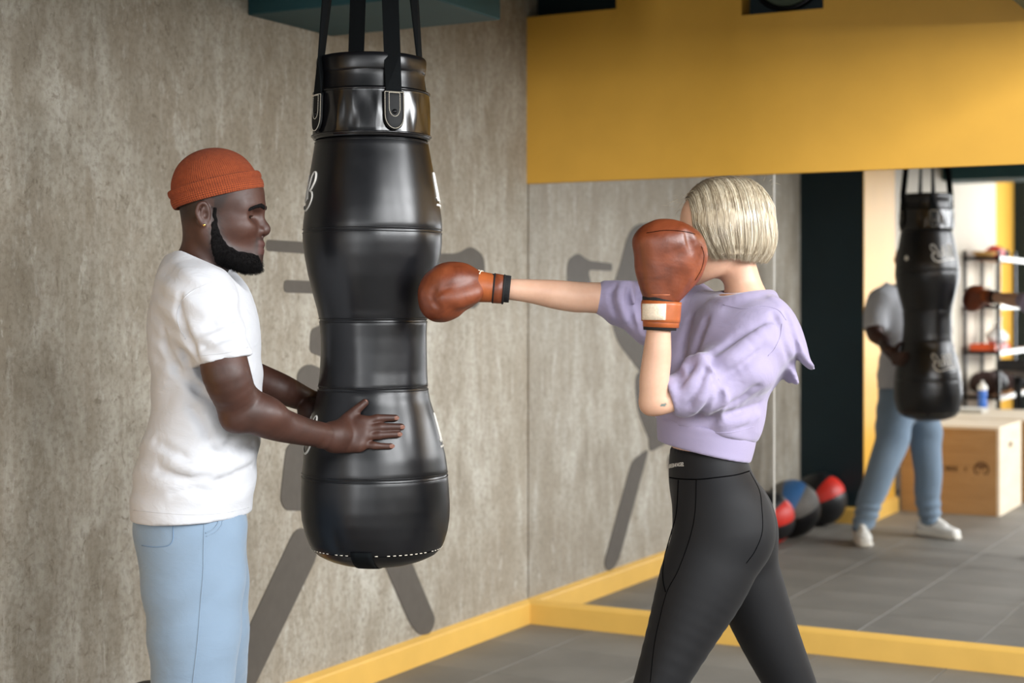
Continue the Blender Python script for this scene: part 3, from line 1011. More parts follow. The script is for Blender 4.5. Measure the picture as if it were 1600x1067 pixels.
from mathutils.bvhtree import BVHTree
def tree_of(V, F):
    return BVHTree.FromPolygons([Vector(v) for v in V], [tuple(int(i) for i in f) for f in F])
def shoot(tree, px, py, lift=0.0):
    """first point of a camera-aligned solid along the sight line through a photo point, pushed out along its normal"""
    d = Vector(((px - 800.0) / FPX, 1.0, (HORIZON - py) / FPX)).normalized()
    loc, nor, _, _ = tree.ray_cast(Vector((0, 0, CAM_H)), d)
    if loc is None: return None
    if nor.dot(d) > 0: nor = -nor
    return np.array(loc + nor * lift)
def seam(name, tree, pts, rad, mat, parent, n=8, lift=0.0004, flat=None):
    S = spline(np.array(pts, float), n) if len(pts) > 2 else np.linspace(pts[0], pts[1], n)
    P = [shoot(tree, x, y, lift) for x, y in S]
    P = [p for p in P if p is not None]
    if len(P) < 2: return None
    m = MB(); m.tube(P, rad, 6, flat=flat)
    return m.build(name, mat, parent, frame='cam')

def poly_sdf(P, x, z):
    """signed distance (negative inside) to polygon P in a plane"""
    P = np.asarray(P, float); d = np.full(np.broadcast(x, z).shape, 1e9); ins = np.zeros(d.shape, bool)
    for (x0, z0), (x1, z1) in zip(P, np.roll(P, -1, 0)):
        ex, ez = x1 - x0, z1 - z0
        t = np.clip(((x - x0) * ex + (z - z0) * ez) / (ex * ex + ez * ez), 0, 1)
        d = np.minimum(d, np.hypot(x - x0 - t * ex, z - z0 - t * ez))
        cr = ((z0 > z) != (z1 > z)) & (x < ex * (z - z0) / (ez if ez else 1e-9) + x0)
        ins ^= cr
    return np.where(ins, -d, d)

def grown_shell(vol, H, thick):
    """hair that grows out of the head solid: thick(q) in metres of the head's own axes, negative where bald"""
    v = Vol.__new__(Vol)
    v.h, v.lo, v.n, v.ax = vol.h, vol.lo, vol.n, vol.ax
    v.d = np.full(vol.d.shape, 0.05, np.float32)
    i = np.where(vol.d < 0.035)
    P = np.stack([vol.ax[0][i[0]], vol.ax[1][i[1]], vol.ax[2][i[2]]], 1).astype(float)
    v.d[i] = vol.d[i] - thick(H.inv(P)).astype(np.float32)
    return v

class Head:
    """local axes: x forward, y to the person's left, z up; metres"""
    def __init__(self, origin, scale, yaw=0.0, pitch=0.0, roll=0.0):
        Rz = Matrix.Rotation(yaw, 3, 'Z'); Ry = Matrix.Rotation(pitch, 3, 'Y'); Rx = Matrix.Rotation(roll, 3, 'X')
        self.R = np.array(Rz @ Ry @ Rx); self.o = np.asarray(origin, float); self.s = scale
    def p(self, q): return self.o + self.R @ (np.asarray(q, float) * self.s)
    def pr(self, rows):
        out = []
        for r in rows:
            q = self.p(r[:3]); out.append(list(q) + [x * self.s for x in r[3:]])
        return out
    def inv(self, P): return ((P - self.o) @ self.R) / self.s

def build_head(vol, H, man=True):
    e = lambda c, r, k=0.015, op='add': vol.ell(H.p(c), np.array(r) * H.s if not np.isscalar(r) else r * H.s, k * H.s, H.R, op)
    s = lambda rows, k=0.012, op='add', ref=(0, 0, 1), sub=4: vol.sweep(H.pr(rows), k * H.s, H.R @ np.array(ref, float), sub, op)
    e((0.016, 0, 0.042), (0.094, 0.077, 0.092), 0.03)
    e((0.052, 0, 0.035), (0.054, 0.062, 0.060), 0.03)
    e((0.045, 0, -0.035), (0.064, 0.058, 0.072), 0.03)
    e((0.074, 0, -0.060), (0.041, 0.034, 0.038), 0.02)
    jw = 0.060 if man else 0.052
    for sg in (-1, 1):
        s([(0.0, sg * jw, -0.042, 0.018), (0.022, sg * (jw - 0.006), -0.074, 0.018), (0.065, sg * 0.030, -0.091, 0.017), (0.088, sg * 0.004, -0.095, 0.018)], 0.03)
        e((0.068, sg * 0.044, -0.026), (0.030, 0.021, 0.020), 0.03)
    e((0.091, 0, -0.094), (0.018, 0.021, 0.017), 0.02)
    s([(0.074, -0.05, 0.018, 0.011), (0.099, -0.024, 0.021, 0.010), (0.102, 0.0, 0.020, 0.009), (0.099, 0.024, 0.021, 0.010), (0.074, 0.05, 0.018, 0.011)], 0.02)
    for sg in (-1, 1):
        e((0.110, sg * 0.036, 0.001), (0.022, 0.019, 0.012), 0.018, 'cut')
        e((0.0800, sg * 0.036, 0.0020), (0.0140, 0.0155, 0.0130), 0.005)              # lids over the eyeball
        s([(0.0885, sg * 0.021, 0.002, 0.0022), (0.0948, sg * 0.035, 0.001, 0.0026), (0.0850, sg * 0.049, 0.001, 0.0024)], 0.003)
        e((0.0930, sg * 0.037, -0.0035), (0.0085, 0.0150, 0.0034), 0.0015, 'cut')     # eye slit
    # nose
    nr = 0.0125 if man else 0.0095
    s([(0.101, 0, 0.014, 0.008), (0.109, 0, -0.006, 0.0085), (0.1185, 0, -0.024, nr), (0.119, 0, -0.029, nr)], 0.012)
    for sg in (-1, 1):
        e((0.1085, sg * (0.015 if man else 0.0115), -0.0325), (0.0115, 0.0085, 0.0085), 0.007)
        e((0.1135, sg * 0.0085, -0.0415), (0.006, 0.0038, 0.004), 0.002, 'cut')
    # mouth
    f = 1.0 if man else 0.85
    s([(0.092, -0.026, -0.0655, 0.003), (0.1085, -0.013, -0.0610, 0.0070 * f), (0.1140, 0, -0.0610, 0.0074 * f), (0.1085, 0.013, -0.0610, 0.0070 * f), (0.092, 0.026, -0.0655, 0.003)], 0.007)
    s([(0.092, -0.025, -0.0685, 0.003), (0.106, -0.012, -0.0745, 0.0082 * f), (0.1110, 0, -0.0755, 0.0090 * f), (0.106, 0.012, -0.0745, 0.0082 * f), (0.092, 0.025, -0.0685, 0.003)], 0.007)
    s([(0.094, -0.027, -0.0675, 0.0016), (0.112, -0.011, -0.068, 0.0018), (0.1175, 0, -0.0682, 0.0018), (0.112, 0.011, -0.068, 0.0018), (0.094, 0.027, -0.0675, 0.0016)], 0.003, 'cut')
    # ears
    for sg in (-1, 1):
        E = lambda rows: [(-0.006 + 0.78 * (r[0] + 0.008), sg * (0.0735 + 0.8 * (r[1] - 0.0735)), -0.003 + 0.80 * (r[2] + 0.002), r[3] * 0.86) for r in rows]
        s(E([(0.001, 0.073, -0.022, 0.006), (0.003, 0.076, 0.010, 0.005), (-0.008, 0.083, 0.027, 0.0055), (-0.022, 0.087, 0.020, 0.0055), (-0.026, 0.086, -0.002, 0.005), (-0.016, 0.081, -0.022, 0.0055), (-0.006, 0.077, -0.031, 0.0080)]), 0.004)
        e((-0.008, sg * 0.074, -0.002), (0.013, 0.006, 0.022), 0.006)
        s(E([(-0.004, 0.081, -0.015, 0.0035), (-0.013, 0.083, -0.002, 0.0035), (-0.011, 0.084, 0.013, 0.003)]), 0.003)
        e((-0.001, sg * 0.082, -0.006), (0.0065, 0.007, 0.009), 0.003, 'cut')
    # neck
    if man:
        s([(-0.006, 0, -0.03, 0.055, 0.060), (-0.010, 0, -0.08, 0.053, 0.058), (-0.017, 0, -0.125, 0.056, 0.060), (-0.030, 0, -0.17, 0.064, 0.075)], 0.03, ref=(1, 0, 0))
    else:
        s([(-0.022, 0, -0.03, 0.046, 0.050), (-0.024, 0, -0.08, 0.046, 0.047), (-0.034, 0, -0.13, 0.047, 0.048), (-0.042, 0, -0.18, 0.056, 0.066)], 0.03, ref=(1, 0, 0))

def eye_parts(H, parent, iris):
    for sg in (-1, 1):
        c = H.p((0.0790, sg * 0.036, 0.0005)); r = 0.0138 * H.s
        v = []; f = []
        fw = H.R @ np.array([1, 0, -0.35]); fw /= np.linalg.norm(fw)
        a = np.cross(fw, [0, 0, 1]); a /= np.linalg.norm(a); b = np.cross(a, fw)
        for i in range(13):
            t = math.pi * i / 12
            for k in range(20):
                q = 2 * math.pi * k / 20
                v.append(c + r * (math.cos(t) * fw + math.sin(t) * (math.cos(q) * a + math.sin(q) * b)))
        for i in range(12):
            for k in range(20): f.append((i * 20 + k, i * 20 + (k + 1) % 20, (i + 1) * 20 + (k + 1) % 20, (i + 1) * 20 + k))
        o = link_mesh('eye', v, f, 'eye_white', parent, frame='cam')
        o.data.materials.append(M[iris])
        for p in o.data.polygons:
            if p.index < 3 * 20: p.material_index = 1

def hair_tubes(paths, radii, nseg=4):
    """many tapered strands in one mesh; paths (n, m, 3)"""
    P = np.asarray(paths, float); n, m, _ = P.shape
    T = np.gradient(P, axis=1); T /= np.linalg.norm(T, axis=2, keepdims=True) + 1e-9
    ref = np.array([0.31, 0.53, 0.79])
    U = np.cross(T, ref); U /= np.linalg.norm(U, axis=2, keepdims=True) + 1e-9
    Vv = np.cross(T, U)
    a = np.linspace(0, 2 * np.pi, nseg, endpoint=False)
    taper = np.concatenate([np.linspace(0.7, 1, m // 2), np.linspace(1, 0.25, m - m // 2)])
    R = np.asarray(radii)[:, None] * taper[None]
    ring = P[:, :, None] + R[:, :, None, None] * (np.cos(a)[None, None, :, None] * U[:, :, None] + np.sin(a)[None, None, :, None] * Vv[:, :, None])
    V = ring.reshape(-1, 3)
    i, j, k = np.meshgrid(np.arange(n), np.arange(m - 1), np.arange(nseg), indexing='ij')
    b0 = (i * m + j) * nseg; b1 = (i * m + j + 1) * nseg; k2 = (k + 1) % nseg
    F = np.stack([b0 + k, b0 + k2, b1 + k2, b1 + k], -1).reshape(-1, 4)
    return V, F
# ------------------------------------------------------------------ the man holding the bag
M['skin_dark'] = make_skin('dark_brown_skin', (48, 28, 20), (62, 36, 27), (76, 46, 34), 0.54, 0.03)
M['skin_dark_nail'] = plain('pale_fingernail', (122, 84, 70), 0.32, 0.05, 80, 0.0)
M['lip_dark'] = make_skin('dark_lips', (88, 44, 38), (104, 56, 48), (118, 66, 56), 0.38, 0.06)
M['hair_black'] = plain('black_hair', (8, 6, 6), 0.9, 0.3, 260, 0.8, 0.002, spec=0.15)
M['stubble'] = plain('cropped_black_hair', (34, 22, 18), 0.7, 0.35, 420, 0.6, 0.001)
M['skin_stubble'] = make_skin('stubbled_skin', (44, 23, 16), (58, 31, 22), (70, 39, 28), 0.5, 0.04)
M['eye_white'] = plain('eye_white', (214, 204, 194), 0.15, 0.03, 60, 0.0)
M['iris_dark'] = plain('dark_iris', (30, 18, 12), 0.1, 0.05, 60, 0.0)
M['tee'] = make_cloth('white_jersey', (182, 183, 187), 0.9, 520, 0.02, 0.12, 0.1, 0.34, 16)
M['sweat_blue'] = make_cloth('pale_blue_fleece', (116, 134, 152), 0.95, 380, 0.05, 0.3, 0.3, 0.22, 14)
M['sneaker'] = plain('white_sneaker_leather', (232, 230, 224), 0.5, 0.03, 40, 0.1)
M['sole'] = plain('white_rubber_sole', (224, 220, 210), 0.65, 0.04, 60, 0.15)

def bag_depth(px, py, r):
    d = 3.85
    for _ in range(4):
        cx, R, _z = bag_ring(HORIZON + (py - HORIZON) * d / BAG_D)
        x = (px - 800) / FPX * d
        d = BAG_D - math.sqrt(max((R + r) ** 2 - (x - cx) ** 2, 1e-6))
    return d
def C(px, py, d): return cam_pt(px, py, d - 0.07)
def R4(px, py, d, *r): return list(C(px, py, d)) + list(r)
def R4b(px, py, d, *r): return list(cam_pt(px, py, d)) + list(r)

MD = 3.90; MY = MD - 0.07
foot_n = room((cam_pt(273, 1456, 3.58)[0], 3.80, 0.0))
man = empty('person', (foot_n[0], foot_n[1], 0.0), 'person in white T-shirt and orange beanie steadying the punching bag with both hands', 'person')

Hm = Head(C(331, 335, MD - 0.03), 1.06, yaw=math.radians(2), pitch=math.radians(3))
vh = vbox(262, 432, 225, 470, 3.64, 4.02, 0.0026)
build_head(vh, Hm, True)
# shoulders under the neck
vh.sweep([R4(292, 452, 3.78, 0.05), R4(296, 440, 3.9, 0.055), R4(300, 452, 4.02, 0.05)], 0.05)
head_mesh = vh.mesh(1)

# near (right) arm and hand
va = vbox(270, 650, 420, 725, 3.50, 3.96, 0.0026)
va.sweep([R4(318, 462, 3.72, 0.058), R4(342, 530, 3.69, 0.052), R4(354, 585, 3.67, 0.0540), R4b(372, 628, 3.64, 0.047), R4b(392, 646, 3.655, 0.043), R4b(430, 661, 3.70, 0.0405), R4b(475, 674, 3.77, 0.033), R4b(514, 681, 3.84, 0.0265, 0.029), R4b(526, 682, 3.855, 0.024, 0.030)], 0.02, ref=(0, 1, 0), sub=5)
va.ell(cam_pt(366, 655, 3.635), 0.030, 0.03)                              # point of the elbow
va.ell(cam_pt(410, 640, 3.66), (0.055, 0.035, 0.030), 0.04, np.array(Matrix.Rotation(math.radians(20), 3, 'Y')))
def hand_row(px, py, r, lift=0.0): return R4b(px, py, bag_depth(px, py, r * 0.96 + lift), r)
mcp = [(566, 657.5), (570, 669), (569, 681.5), (563, 694.5)]
tips = [(618, 653), (627, 667), (623, 678.5), (611, 697)]
mids = [((589, 654), (604, 653)), ((594, 667.5), (611, 667)), ((592, 680), (608, 679)), ((584, 696), (598, 697))]
frad = [0.0098, 0.0102, 0.0096, 0.0086]
wr = R4b(522, 682, 3.857, 0.022)
for (mx, my), (tx, ty), ((ax_, ay_), (bx_, by_)), fr in zip(mcp, tips, mids, frad):
    va.sweep([wr, hand_row((522 + mx) / 2, (682 + my) / 2, 0.0140, 0.0045), hand_row(mx, my, 0.0112, 0.0020)], 0.026)
    va.sweep([hand_row(mx - 6, my, fr * 1.2, 0.003), hand_row(mx + 8, my - 0.3, fr * 1.10, 0.002), hand_row(ax_, ay_, fr * 1.07, 0.004), hand_row(bx_, by_, fr * 0.92, 0.001), hand_row(tx, ty, fr * 0.86)], 0.004, sub=3)
    va.ell(hand_row(mx + 1, my, 0.0112, 0.0040)[:3], 0.0085, 0.014)
    va.ell(hand_row(ax_, ay_, fr, 0.006)[:3], fr * 0.9, 0.006)
va.sweep([R4b(527, 676, 3.855, 0.021), hand_row(541, 657, 0.017, 0.004), hand_row(553, 644, 0.0125, 0.003), hand_row(562, 636, 0.0108, 0.003), hand_row(570, 629, 0.0096, 0.002)], 0.012, sub=4)
va.sweep([R4b(524, 692, 3.86, 0.017), hand_row(540, 697, 0.0150, 0.003), hand_row(558, 697, 0.0125, 0.002)], 0.02)   # heel of the hand
va.sweep([R4b(505, 690, 3.815, 0.012), R4b(513, 692, 3.83, 0.010)], 0.02)                                                  # wrist bone
near_arm = va.mesh(1)

# far (left) arm and hand, seen again in the mirror
vb = vbox(270, 600, 420, 725, 3.90, 4.46, 0.003)
vb.sweep([R4(318, 462, 4.08, 0.058), R4(335, 520, 4.13, 0.060), R4(362, 560, 4.17, 0.054), R4(385, 585, 4.20, 0.043), R4(402, 592, 4.21, 0.041), R4(440, 608, 4.215, 0.039), R4b(475, 623, 4.19, 0.032), R4b(503, 633, 4.21, 0.027)], 0.02, sub=5)
def fpt(deg, y, r, lift=0.0):
    cx, R_, z = bag_ring(y)
    q = math.radians(deg)
    return [cx + (R_ + r + lift) * math.cos(q), BAG_D + (R_ + r + lift) * math.sin(q), z, r]
fw = fpt(150, 650, 0.026, 0.012)
vb.sweep([R4b(503, 633, 4.21, 0.026), fw], 0.02)
for (d0, y0), (d1, y1), fr in zip([(118, 648), (117, 659), (118, 671), (121, 682)], [(90, 647), (87, 660), (89, 673), (96, 686)], frad):
    vb.sweep([fw, fpt((150 + d0) / 2, (650 + y0) / 2, 0.017, 0.006), fpt(d0, y0, 0.0145, 0.002)], 0.02)
    vb.sweep([fpt(d0, y0, fr * 1.2, 0.003), fpt(d0 * 0.6 + d1 * 0.4, y0 * 0.6 + y1 * 0.4, fr * 1.05, 0.004), fpt(d1, y1, fr * 0.88)], 0.004, sub=3)
vb.sweep([fw, fpt(136, 632, 0.016, 0.004), fpt(127, 618, 0.0115, 0.003), fpt(118, 611, 0.0095)], 0.012)
far_arm = vb.mesh(1)

# hidden trunk joins the pieces under the clothes
vt = vbox(200, 420, 410, 900, 3.60, 4.22, 0.012)
vt.sweep([R4(304, 800, 3.86, 0.10, 0.15), R4(318, 660, 3.89, 0.095, 0.14), R4(314, 540, 3.90, 0.105, 0.16), R4(306, 465, 3.90, 0.08, 0.15), R4(302, 430, 3.90, 0.055, 0.08)], 0.04)
vt.sweep([R4(312, 470, 3.73, 0.055), R4(306, 452, 3.90, 0.06), R4(318, 470, 4.07, 0.055)], 0.04)
BV, BF = merge_meshes([head_mesh, near_arm, far_arm, vt.mesh(1)])
man_body = link_mesh('body', BV, BF, 'skin_dark', man, frame='cam')
BEARD = [(0.010, 0.016), (0.023, 0.014), (0.027, -0.02), (0.034, -0.045), (0.047, -0.066), (0.070, -0.079), (0.090, -0.080), (0.112, -0.085), (0.125, -0.13), (0.09, -0.15), (0.03, -0.14), (0.012, -0.078), (0.009, -0.035)]
def sm(x, a, b): return np.clip((x - a) / (b - a), 0, 1) ** 2 * (3 - 2 * np.clip((x - a) / (b - a), 0, 1))
def man_hair(p):
    q = Hm.inv(p)
    hd = np.linalg.norm(q - np.array([0.02, 0, 0.0]), axis=1) < 0.17
    nz = 0.003 * np.sin(q[:, 1] * 900) * np.sin(q[:, 2] * 700 + q[:, 0] * 500)
    nape = sm(q[:, 2] + nz, -0.040, 0.004) * sm(-q[:, 0], 0.012, 0.030)
    tem = sm(q[:, 2] + nz, 0.000, 0.016) * sm(-q[:, 0] + 0.45 * q[:, 2], -0.036, -0.018)
    brd = sm(-poly_sdf(BEARD, q[:, 0], q[:, 2]) + 0.010 + nz, 0.0, 0.012) * 0.7
    mst = sm(q[:, 0], 0.084, 0.094) * sm(0.034 - np.abs(q[:, 1]), 0, 0.008) * sm(-q[:, 2], 0.042, 0.050) * 0.7
    ear = (np.abs(q[:, 1]) > 0.0735) & (np.abs(q[:, 0] + 0.008) < 0.024) & (np.abs(q[:, 2]) < 0.032)
    return np.where(hd & ~ear, np.maximum.reduce([nape, tem, brd, mst]), 0.0)
def man_lip(p):
    q = Hm.inv(p)
    zc_ = np.where(q[:, 2] > -0.068, -0.0605, -0.0755)
    return sm(q[:, 0], 0.096, 0.103) * sm(0.026 - np.abs(q[:, 1]), 0, 0.006) * sm(0.0095 - np.abs(q[:, 2] - zc_), 0, 0.003)
paint_weight(man_body, 'hair_w', man_hair); paint_weight(man_body, 'lip_w', man_lip)
tint('skin_dark', [('hair_w', (34, 21, 17)), ('lip_w', (68, 39, 34))])
eye_parts(Hm, man, 'iris_dark')
# nails
for (tx, ty), fr in zip(tips, frad):
    d = bag_depth(tx + 1, ty, fr * 1.65)
    c = cam_pt(tx + 1.5, ty, d)
    v = [c + np.array([0.0068 * math.cos(a_) * (1.0), -0.0018 + 0.004 * max(0, math.cos(a_)) ** 2, 0.0052 * math.sin(a_)]) for a_ in np.linspace(0, 2 * np.pi, 16, endpoint=False)]
    v.append(c + np.array([0, -0.0030, 0]))
    link_mesh('fingernail', v, [(16, (i + 1) % 16, i) for i in range(16)], 'skin_dark_nail', man_body, frame='cam')
c = cam_pt(570.5, 628.5, bag_depth(570, 629, 0.0165))
v = [c + np.array([0.0075 * math.cos(a_) * 0.75 - 0.004 * math.sin(a_) * 0.3, -0.001, 0.0055 * math.sin(a_) + 0.0035 * math.cos(a_)]) for a_ in np.linspace(0, 2 * np.pi, 16, endpoint=False)] + [c + np.array([0, -0.0025, 0])]
link_mesh('fingernail', v, [(16, (i + 1) % 16, i) for i in range(16)], 'skin_dark_nail', man_body, frame='cam')

# beard, moustache and brows
def sm(x, a, b): return np.clip((x - a) / (b - a), 0, 1) ** 2 * (3 - 2 * np.clip((x - a) / (b - a), 0, 1))
bd_noise = waves(5, 9, 300, 700)
def beard_thick(q):
    m = sm(-poly_sdf(BEARD, q[:, 0], q[:, 2]), -0.003, 0.006) * sm(q[:, 2] - 0.30 * np.clip(0.075 - q[:, 0], 0, 0.07), -0.140, -0.116)
    chin = sm(q[:, 0], 0.03, 0.085) * sm(-q[:, 2], 0.085, 0.105)
    t = -0.004 + m * (0.0050 + 0.0030 * sm(-q[:, 2], 0.02, 0.06) + 0.0065 * chin)
    return t + 0.0013 * bd_noise(q[:, 0], q[:, 1], q[:, 2]) * (t > -0.002)
bm_v, bm_f = grown_shell(vh, Hm, beard_thick).mesh(0)
beard = link_mesh('beard', bm_v, bm_f, 'hair_black', man, frame='cam')
# short curly strands on the beard
qv = Hm.inv(bm_v)
cand = np.where((qv[:, 2] < -0.02) & (beard_thick(qv) > 0.002))[0]
sel = RNG.choice(cand, min(2600, len(cand)), replace=False)
base_p = bm_v[sel]; cen = Hm.p((0.045, 0, -0.07))
dirn = base_p - cen; dirn /= np.linalg.norm(dirn, axis=1, keepdims=True)
dirn = dirn + np.array([0.1, 0, -0.8]) + RNG.normal(0, 0.5, dirn.shape); dirn /= np.linalg.norm(dirn, axis=1, keepdims=True)
ln = RNG.uniform(0.003, 0.009, len(sel))[:, None]
curl = RNG.normal(0, 0.0012, base_p.shape)
pth = np.stack([base_p - dirn * 0.001, base_p + dirn * ln * 0.5 + curl, base_p + dirn * ln], 1)
hv, hf = hair_tubes(pth, RNG.uniform(0.0003, 0.00045, len(sel)), 3)
o = link_mesh('beard_hair', hv, hf, 'hair_black', beard, frame='cam'); o['kind'] = 'stuff'
for sg in (-1, 1):
    def brow_thick(q):
        yy = q[:, 1] * sg
        zc_ = 0.0195 + 0.005 * np.sin(np.clip((yy - 0.010) / 0.050, 0, 1) * 3.0) - 0.009 * np.clip((yy - 0.03) / 0.03, 0, 1)
        m = sm(0.0058 - np.abs(q[:, 2] - zc_), -0.001, 0.002) * sm(yy, 0.009, 0.013) * sm(-yy, -0.066, -0.054) * sm(q[:, 0], 0.045, 0.055)
        return -0.004 + m * 0.0064
    ev, ef = grown_shell(vh, Hm, brow_thick).mesh(0)
    link_mesh('eyebrow', ev, ef, 'hair_black', man, frame='cam')
m = MB()
c = Hm.p((-0.003, -0.0800, -0.0275))
for i in range(1):
    v = []; f = []
    for a_ in range(9):
        t = math.pi * a_ / 8
        for k in range(12):
            q = 2 * math.pi * k / 12
            v.append(c + 0.0042 * np.array([math.sin(t) * math.cos(q), math.sin(t) * math.sin(q), math.cos(t)]))
    for a_ in range(8):
        for k in range(12): f.append((a_ * 12 + k, a_ * 12 + (k + 1) % 12, (a_ + 1) * 12 + (k + 1) % 12, (a_ + 1) * 12 + k))
m.add((v, f)); eo = m.build('earring', 'gold', man, frame='cam'); eo['label'] = 'small gold stud earring'

# knitted beanie
def make_knit():
    t = NT('orange_knit')
    uv = t.n('ShaderNodeTexCoord').outputs['UV']
    sep = t.n('ShaderNodeSeparateXYZ'); t.l(uv, sep.inputs[0])
    def math_(op, a, b=None):
        nd = t.n('ShaderNodeMath', operation=op)
        for i, x in enumerate((a, b)):
            if x is None: continue
            if isinstance(x, bpy.types.NodeSocket): t.l(x, nd.inputs[i])
            else: nd.inputs[i].default_value = x
        return nd.outputs[0]
    row = math_('SINE', math_('MULTIPLY', sep.outputs['Y'], 2 * math.pi * 44))
    colm = math_('SINE', math_('ADD', math_('MULTIPLY', sep.outputs['X'], 2 * math.pi * 120), math_('MULTIPLY', row, 0.9)))
    h = math_('ADD', math_('MULTIPLY', row, 0.6), math_('MULTIPLY', colm, 0.5))
    n = t.noise(t.coords(), 90, 5, 0.7)
    h01 = math_('ADD', math_('MULTIPLY', h, 0.42), 0.5)
    c = t.ramp(h01, [(0.1, lin((82, 31, 9))), (0.55, lin((124, 50, 16))), (1.0, lin((148, 66, 25)))])
    c2 = t.mix(t.ramp(n, [(0.4, g(0.0)), (0.8, g(0.35))]), c, lin((164, 78, 34)))
    nb = t.bump(h01, 0.6, 0.003); nb = t.bump(n, 0.4, 0.002, nb)
    t.set(Base_Color=c2, Roughness=0.95, Normal=nb)
    return t.m
M['knit'] = make_knit()
tilt = math.radians(14.0)
bo = C(340.5, 306, MD - 0.03)
bx = np.array([math.cos(tilt), 0, math.sin(tilt)]); bz = np.array([-math.sin(tilt), 0, math.cos(tilt)]); by = np.array([0, 1.0, 0])
def knit_shell(name, prof, parent, vscale):
    NU = 96; v = []; uvs = []
    for i, (r, h) in enumerate(prof):
        for k in range(NU + 1):
            q = 2 * math.pi * k / NU
            rx, ry = 0.1035 * r, 0.089 * r
            wob = 1 + 0.006 * math.sin(5 * q + 3 * h * 30)
            v.append(bo + bx * (rx * math.cos(q) * wob - 0.10 * h * 1.0 * 0.55) + by * ry * math.sin(q) * wob + bz * h)
            uvs.append((k / NU, i / (len(prof) - 1) * vscale))
    f = [(i * (NU + 1) + k, i * (NU + 1) + k + 1, (i + 1) * (NU + 1) + k + 1, (i + 1) * (NU + 1) + k) for i in range(len(prof) - 1) for k in range(NU)]
    o = link_mesh(name, v, f, 'knit', parent, frame='cam')
    ul = o.data.uv_layers.new(name='UVMap')
    for lp in o.data.loops: ul.data[lp.index].uv = uvs[lp.vertex_index]
    return o
dome = [(1.0 * (max(0.0, 1 - t ** 2.25)) ** 0.5, 0.012 + 0.103 * t) for t in np.concatenate([np.linspace(0, 0.9, 26), np.linspace(0.92, 1.0, 12)])]
bn = knit_shell('beanie', dome, man, 1.0); bn['label'] = 'orange knitted beanie'
brim = [(0.955, 0.000), (1.01, -0.008), (1.05, -0.006), (1.075, 0.002), (1.078, 0.010), (1.062, 0.0155), (1.058, 0.018), (1.078, 0.0215), (1.082, 0.027), (1.065, 0.0335), (1.03, 0.0345), (0.99, 0.031)]
knit_shell('brim', [tuple(x) for x in spline(brim, 3)], bn, 0.42)

# white T-shirt
vs = vbox(195, 425, 385, 830, 3.47, 4.22, 0.005)
rows = [(808, 208, 389, 0.180, 3.87), (770, 210, 394, 0.180, 3.875), (735, 217, 397, 0.182, 3.88), (700, 227, 401, 0.176, 3.885), (655, 239.5, 405, 0.172, 3.89), (610, 241, 407, 0.176, 3.895), (560, 238, 405, 0.188, 3.90), (515, 236, 402, 0.198, 3.90), (480, 240, 391, 0.195, 3.90), (455, 248, 375, 0.175, 3.90), (436, 258, 360, 0.135, 3.90), (420, 266, 352, 0.10, 3.90)]
vs.sweep([R4((l + r) / 2, y, d, (r - l) / 2 / FPX * d, w) for y, l, r, w, d in rows[::-1]] + [R4(298, 860, 3.87, 0.142, 0.182)], 0.03, ref=(1, 0, 0), sub=3)
vs.sweep([R4(313, 462, 3.735, 0.058), R4(304, 440, 3.81, 0.057), R4(300, 428, 3.90, 0.058), R4(310, 440, 3.99, 0.057), R4(320, 462, 4.065, 0.058)], 0.05)
vs.sweep([R4(303, 420, 3.83, 0.032), R4(298, 412, 3.9, 0.034), R4(304, 420, 3.97, 0.032)], 0.05)
vs.sweep([R4(316, 466, 3.73, 0.074, 0.070), R4(322, 495, 3.705, 0.076, 0.070), R4(337, 530, 3.69, 0.069, 0.067), R4(350, 556, 3.68, 0.0615, 0.063), R4(355, 580, 3.675, 0.059, 0.062)], 0.045, ref=(1, 0, 0))
vs.sweep([R4(320, 466, 4.07, 0.07), R4(328, 500, 4.105, 0.072), R4(345, 535, 4.14, 0.068), R4(364, 562, 4.17, 0.062), R4(372, 575, 4.18, 0.06)], 0.045)
# folds
w1 = waves(21, 6, 10, 22); w2 = waves(22, 6, 14, 30); w3 = waves(23, 6, 5, 10)
def sm(x, a, b): return np.clip((x - a) / (b - a), 0, 1) ** 2 * (3 - 2 * np.clip((x - a) / (b - a), 0, 1))
def tee_folds(x, y, z):
    X0 = C(320, 500, MD)[0]
    zlow = C(0, 640, MD)[2]; zhem = C(0, 800, MD)[2]; zpit = C(0, 545, MD)[2]
    low = sm(-z, -zlow - 0.03, -zlow + 0.10)
    f1 = np.sin(z * 72 + 9 * x + 2.6 * w1(x, y, z * 0.6)) * low * 0.0026 * (1 - 0.75 * sm(-z, -zhem - 0.05, -zhem))
    diag = np.sin((z * 0.75 - (x - X0) * 1.0) * 78 + 2.2 * w2(x * 0.7, y, z * 0.7))
    mid = sm(z, zlow - 0.05, zlow + 0.12) * sm(-z, -zpit - 0.03, -zpit + 0.05)
    f2 = diag * mid * 0.0026
    slv = sm(-y, -3.73, -3.65) * sm(z, zpit - 0.08, zpit - 0.02)
    f3 = np.sin((z * 1.0 + (x - X0) * 0.55) * 120 + 2 * w1(x, y, z)) * slv * 0.0026
    bk = sm(-x, -X0 + 0.02, -X0 + 0.12) * sm(z, zlow, zpit)
    f4 = np.sin((x + 0.3 * z) * 95 + 1.8 * w3(x, y, z)) * bk * 0.0012
    return f1 + f2 + f3 + f4 + 0.0016 * w3(x, y, z)
vs.displace(tee_folds, 0.03)
vs.fold([(281, 462), (281, 490), (289, 516), (300, 540), (309, 560)], 0.0083, 0.0158)
vs.fold([(287, 548), (296, 580), (312, 606), (328, 622)], 0.0060, 0.0216)
vs.fold([(262, 560), (285, 590), (312, 612)], 0.0045, 0.0216)
vs.fold([(256, 520), (262, 548), (278, 572)], 0.0045, 0.0216)
